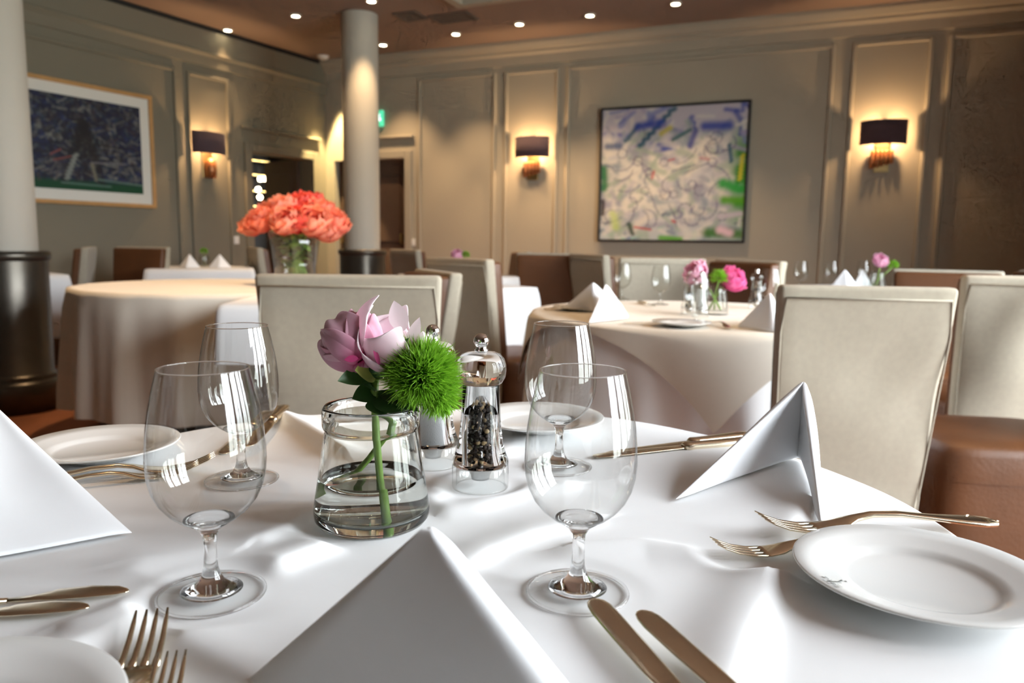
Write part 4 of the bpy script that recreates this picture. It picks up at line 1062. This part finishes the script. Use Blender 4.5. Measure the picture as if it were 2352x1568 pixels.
for p0, p1, wd, dr in (((862, 905), (808, 905), .011, .004), ((862, 910), (925, 935), .013, .006), ((864, 915), (885, 945), .014, .004), ((862, 890), (830, 880), .009, .0), ((866, 900), (965, 935), .007, .004)):
    vf = leaf_vf(at(*p0, vy - .006) - O0, at(*p1, vy - .02) - O0, wd, dr, nrm=(.1, -.7, .7)); o = mesh_obj('leaf', vf, MT['leaf'], so); subd(o, 1)
# green feathery flower
dn = thing('green_dianthus', 'round feathery bright green flower in the glass jar beside the peony', 'flower', (vx, vy, .7515))
cT = at(966, 864, vy - .018) - O0
def tuft_mesh(R_, n, seed, up, wd=.0007):
    rr = random.Random(seed); V, Fc = [], []; up = np.array(up, float); up /= np.linalg.norm(up)
    k = 0
    while k < n:
        d = np.array([rr.gauss(0, 1) for _ in range(3)]); d /= np.linalg.norm(d)
        if d @ up < -.45: continue
        k += 1
        r0, r1 = R_ * rr.uniform(.25, .62), R_ * rr.uniform(.88, 1.08)
        bend = np.array([rr.gauss(0, 1) for _ in range(3)]) * R_ * .10
        side = np.cross(d, [rr.gauss(0, 1) for _ in range(3)]); side /= np.linalg.norm(side) + 1e-9
        base_i = len(V); org = d * R_ * .1
        for q, (f, h) in enumerate(((0, .55), (.35, 1.0), (.7, .7), (1, .05))):
            p = org + d * (r0 + (r1 - r0) * f) + bend * f * f - up * 0 
            V += [p + side * wd * h, p - side * wd * h]
            if q: a = base_i + 2 * (q - 1); Fc.append((a, a + 1, a + 3, a + 2))
    return V, Fc
o = mesh_obj('flower_tuft', tuft_mesh(.0295, 4600, 3, (.35, -.35, .8), .0005), MT['tuft'], dn, True, cT); o['kind'] = 'stuff'
o = mesh_obj('lower_tuft', tuft_mesh(.019, 500, 5, (.6, -.4, -.1)), MT['tuft'], dn, True, at(1008, 905, vy - .02) - O0); o['kind'] = 'stuff'
mesh_obj('flower_core', lathe([(0, -.016), (.010, -.012), (.015, 0), (.011, .011), (0, .015)], 20), MT['leaf'], dn, True, cT)
sp = [at(948, 885, vy - .018), at(925, 935, vy - .004), at(895, 985, vy + .003), at(850, 1050, vy + .010), at(795, 1110, vy + .014), at(752, 1162, vy + .012)]
mesh_obj('stem', tube([p - O0 for p in sp], .0027, 10), MT['stem'], dn)
for p0, p1, wd in (((925, 935), (960, 915), .004), ((905, 960), (945, 925), .004), ((950, 890), (985, 935), .003)):
    vf = leaf_vf(at(*p0, vy - .006) - O0, at(*p1, vy - .012) - O0, wd, nrm=(0, -1, .2)); mesh_obj('leaf', vf, MT['leaf'], dn)

# generic blooms for the background
def bloom_mesh(R_, seed, cols, n=3):
    rr = random.Random(seed); VV, FF, CC = [], [], []
    for lay, (sc_, cnt, t1) in enumerate(((1.0, 6, 1.75), (.85, 6, 2.1), (.66, 5, 2.4), (.45, 4, 2.6))):
        for k in range(cnt):
            (v, f), c = petal_mesh((0, 0, 1), 6.28 * k / cnt + lay * .5, .25, t1 + rr.uniform(-.12, .12), R_ * sc_ * rr.uniform(.93, 1.08), 1.0, rr, 7, 6, .12, 0, .05, cols)
            base_i = len(VV); VV += list(v); FF += [tuple(i + base_i for i in q) for q in f]; CC += c
    return (VV, FF), CC
def bloom_data(name, R_, seed, cols):
    vf, C = bloom_mesh(R_, seed, cols); o = mesh_obj(name, vf, MT['petal']); set_cols(o, C); me = o.data; bpy.data.objects.remove(o); return me
CO1, CO2, CO3 = srgb(215, 60, 55), srgb(240, 105, 90), srgb(248, 160, 135)
CORAL = [bloom_data('bloom', .078, 31, (CO1, CO2, CO3)), bloom_data('bloom', .078, 32, (srgb(200, 40, 45), CO1, CO2)), bloom_data('bloom', .078, 33, (CO2, srgb(245, 135, 110), srgb(250, 175, 150)))]
# coral bouquet in a tall vase on the large round table
bxp, byp = gp(677, 3.95)
zb = .751
bv = thing('flower_vase', 'tall clear glass vase holding the coral peony bouquet', 'vase', (bxp, byp, zb))
mesh_obj('vase_glass', lathe([(0, .0), (.095, 0), (.10, .006), (.104, .10), (.118, .20), (.135, .28), (.132, .28), (.114, .20), (.099, .10), (.095, .012), (0, .012)], 48), MT['thin'], bv)
mesh_obj('water', lathe([(0, .0125), (.095, .0125), (.099, .10), (.104, .14), (0, .14)], 40), MT['thin'], bv)
spots = [(598, 500, -.06, 0), (648, 470, .02, 2), (690, 462, .10, 1), (740, 480, .06, 0), (768, 505, 0, 0), (625, 475, .12, 2), (680, 500, -.12, 1), (722, 505, -.10, 2), (655, 505, -.14, 2), (575, 510, .08, 2), (712, 458, .16, 1), (752, 522, -.02, 2), (670, 470, .2, 0)]
bn = ['at the far left of the bouquet', 'on the upper left of the bouquet', 'at the crown of the bouquet', 'on the upper right of the bouquet', 'at the far right of the bouquet', 'behind the upper left blooms', 'deepest red at the front of the bouquet', 'front right of the bouquet',
      'front left of the bouquet', 'palest at the left rim of the bouquet', 'red at the back of the bouquet crown', 'hanging at the lower right of the bouquet', 'at the back of the bouquet']
for (px, py, dy, k), nme in zip(spots, bn):
    c = at(px, py, byp + dy); root = np.array([bxp, byp, zb])
    t = thing('peony', 'coral peony bloom ' + nme, 'flower', (bxp, byp, zb), 0, 'coral peonies in the tall vase')
    o = bpy.data.objects.new('bloom', CORAL[k]); COL.objects.link(o); o.parent = t; o.location = c - root
    d = Vector(c - (root + np.array([0, 0, .12]))); o.rotation_euler = (d.normalized() * .8 + Vector((0, -.5, .3))).to_track_quat('Z', 'Y').to_euler(); s = rnd.uniform(.88, 1.08); o.scale = (s, s, s)
    cc = c - root; nk = np.array([cc[0] * .35, cc[1] * .35, .27])
    mesh_obj('stem', tube([cc, nk, (cc[0] * -.15, cc[1] * -.15, .12), (cc[0] * -.25 + .01, cc[1] * -.25, .03)], .005, 6), MT['stem'], t)
    for q in range(5):
        a = rnd.uniform(0, 6.28); p0 = nk * rnd.uniform(.35, 1.0); p1 = p0 + np.array([.085 * math.cos(a), .085 * math.sin(a), rnd.uniform(-.03, .05)])
        rad = math.hypot(p1[0], p1[1]); lim = .090 if p1[2] < .25 else .2
        if rad > lim: p1[:2] *= lim / rad
        mesh_obj('leaf', leaf_vf(p0, p1, .022, .01, n=5), MT['leaf'] if q % 2 else MT['stem'], t)

# posy: small jar with a bloom and a green tuft, for the other tables
PK = [bloom_data('bloom', .042, 41, (MAG, srgb(232, 150, 190), srgb(244, 200, 220))), bloom_data('bloom', .045, 42, (srgb(180, 20, 90), srgb(220, 70, 140), srgb(240, 130, 185)))]
tme = mesh_obj('flower_tuft', tuft_mesh(.03, 420, 8, (0, 0, 1), .0012), MT['tuft']); TD = tme.data; bpy.data.objects.remove(tme)
JAR = mesh_obj('jar_glass', lathe([(0, 0), (.046, 0), (.047, .01), (.038, .08), (.039, .10), (.036, .10), (.035, .08), (.043, .012), (0, .012)], 32), MT['thin']); JD = JAR.data; bpy.data.objects.remove(JAR)
def posy(x, y, z, label, blooms, tuft=(.03, -.01, .12), group='small flower jars on the other tables'):
    t = thing('flower_jar', label + ', in a small glass jar', 'vase', (x, y, z), 0, group)
    o = bpy.data.objects.new('jar_glass', JD); COL.objects.link(o); o.parent = t
    for (dx, dy, dz, k, nm) in blooms:
        f = thing('peony', nm, 'flower', (x, y, z)); o = bpy.data.objects.new('bloom', PK[k]); COL.objects.link(o); o.parent = f; o.location = (dx, dy, dz)
        o.rotation_euler = Vector((dx, dy - .05, .06)).to_track_quat('Z', 'Y').to_euler()
        mesh_obj('stem', tube([(dx, dy, dz - .02), (dx * .3, dy * .3, .09), (-dx * .3, -dy * .3, .015)], .003, 6), MT['stem'], f)
    if tuft:
        f = thing('green_dianthus', 'round green feathery flower beside ' + blooms[0][4] if blooms else 'round green feathery flower in a small jar on the table below the left wall lamp', 'flower', (x, y, z))
        o = bpy.data.objects.new('flower_tuft', TD); o['kind'] = 'stuff'; COL.objects.link(o); o.parent = f; o.location = tuft
        mesh_obj('stem', tube([(tuft[0], tuft[1], tuft[2] - .01), (tuft[0] * .3, 0, .07), (-tuft[0] * .4, 0, .015)], .0025, 6), MT['stem'], f)
    return t
# set table in the middle distance
p = onz(1640, 722); jx, jy = float(p[0]), float(p[1])
posy(jx, jy, .7512, 'pair of peonies on the set middle round table', [(-.075, .0, .145, 0, 'pale pink peony on the set middle round table'), (.06, -.02, .125, 1, 'magenta peony on the set middle round table')], (.0, -.04, .125))
G2 = 'goblets on the set middle round table'
for px, py, lb in ((1428, 688, 'distant goblet behind the paired folded napkins'), (1516, 700, 'distant goblet in front of the pinkish linen chair'), (1597, 746, 'distant goblet in front of the small mills'), (1764, 716, 'distant goblet right of the magenta peony')):
    place_glass(px, py, lb, G2, P2(px, py), 'thin')
mill(0, 0, 'small distant salt mill left of the pale pink peony', 'salt', P2(1608, 728), True)
mill(0, 0, 'small distant pepper mill half behind a goblet on the middle table', 'pepper', P2(1582, 722), True)
mill(0, 0, 'small distant pepper mill right of the magenta peony', 'pepper', P2(1735, 708), True)
def napkin_px(ap, b1, b3, b2, lb, h, grp, m='napkin', z=.7515):
    f = lambda q, hh=0: tuple(float(v) for v in onz(q[0], q[1], z + hh))
    return napkin(f(ap, h), f(b1), f(b3), f(b2), lb, grp, nu=22, nv=8, th=.004, puff=.004, m=m)
GN2 = 'folded napkins on the other tables'
napkin_px((1362, 648), (1288, 712), (1372, 718), (1420, 700), 'left of the two folded napkins on the middle round table', .105, GN2)
napkin_px((1391, 652), (1352, 742), (1446, 732), (1430, 705), 'right of the two folded napkins on the middle round table', .105, GN2)
napkin_px((1768, 672), (1690, 752), (1790, 765), (1800, 735), 'tan shaded folded napkin beside the right grey linen chair', .105, GN2)
def far_plate(px, py, lb, z=.7515):
    x, y = P2(px, py); t = thing('bread_plate', lb, 'plate', (x, y, z), 0, 'bread plates on the middle round table')
    mesh_obj('plate_body', lathe([(0, .002), (.04, 0), (.055, .006), (.085, .013), (.085, .015), (.055, .009), (.048, .005), (0, .005)], 40), MT['porcelain'], t)
far_plate(1325, 713, 'thin bread plate at the left of the middle round table'); far_plate(1565, 750, 'thin bread plate at the front of the middle round table')
for a, b, k, lb in (((1430, 746), (1530, 745), 'k', 'distant knife at the front of the middle round table'), ((1505, 706), (1470, 697), 'k', 'distant knife beside the middle goblets'), ((1690, 760), (1630, 744), 'f', 'distant fork beside the front bread plate'), ((1350, 708), (1270, 712), 'f', 'distant fork on the left bread plate side')):
    if k == 'k': place_knife(P2(*a), P2(*b), lb, L=.2)
    else: place_fork(P2(*a), P2(*b), lb)
# right table behind the grey linen chair
x7, y7 = t7
p = at(2008, 700, y7); posy(float(p[0]), y7 - .02, .7512, 'pink peony on the table behind the right grey chair', [(0, -.02, .165, 0, 'small pink peony above the right grey linen chair')], (.07, -.02, .135))
def up_napkin(x, y, lb, rot=0, h=.11, m='napkin'):
    c, s = math.cos(rot), math.sin(rot); f = lambda a, b, z: (x + a * c - b * s, y + a * s + b * c, .7515 + z)
    return napkin(f(0, 0, h), f(-.09, -.01, 0), f(0, -.08, 0), f(.09, -.01, 0), lb, GN2, nu=18, nv=6, th=.004, puff=.003, m=m)
p = at(1936, 690, y7 - .1); up_napkin(float(p[0]), y7 - .1, 'bright folded napkin peeking over the right grey linen chair')
p = at(1975, 690, y7 + .08); up_napkin(float(p[0]), y7 + .08, 'dimmer folded napkin peeking over the right grey linen chair', .5)
for px, dy, lb in ((1905, -.02, 'distant goblet left of the bright peeking napkin'), (1978, .18, 'distant goblet behind the peeking napkins'), (1835, -.2, 'distant goblet above the left corner of the right grey linen chair')):
    p = at(px, 690, y7 + dy); place_glass(0, 0, lb, 'goblets on the table behind the right chair', (float(p[0]), y7 + dy), 'thin')
# left table below the wall lamp
x6, y6 = t6
p = at(436, 600, y6 - .15); up_napkin(float(p[0]), y6 - .15, 'left folded napkin on the table below the left wall lamp')
p = at(505, 600, y6 - .1); up_napkin(float(p[0]), y6 - .1, 'right folded napkin on the table below the left wall lamp', .3)
p = at(470, 600, y6); posy(float(p[0]), y6, .7512, 'green flower on the table below the left wall lamp', [], (0, -.01, .13))
x5, y5 = t5
p = at(1050, 600, y5); posy(float(p[0]), y5, .7512, 'pink peony on the table near the far column', [(0, 0, .15, 0, 'small pink peony above the tan linen chair near the column')], (.06, 0, .14))
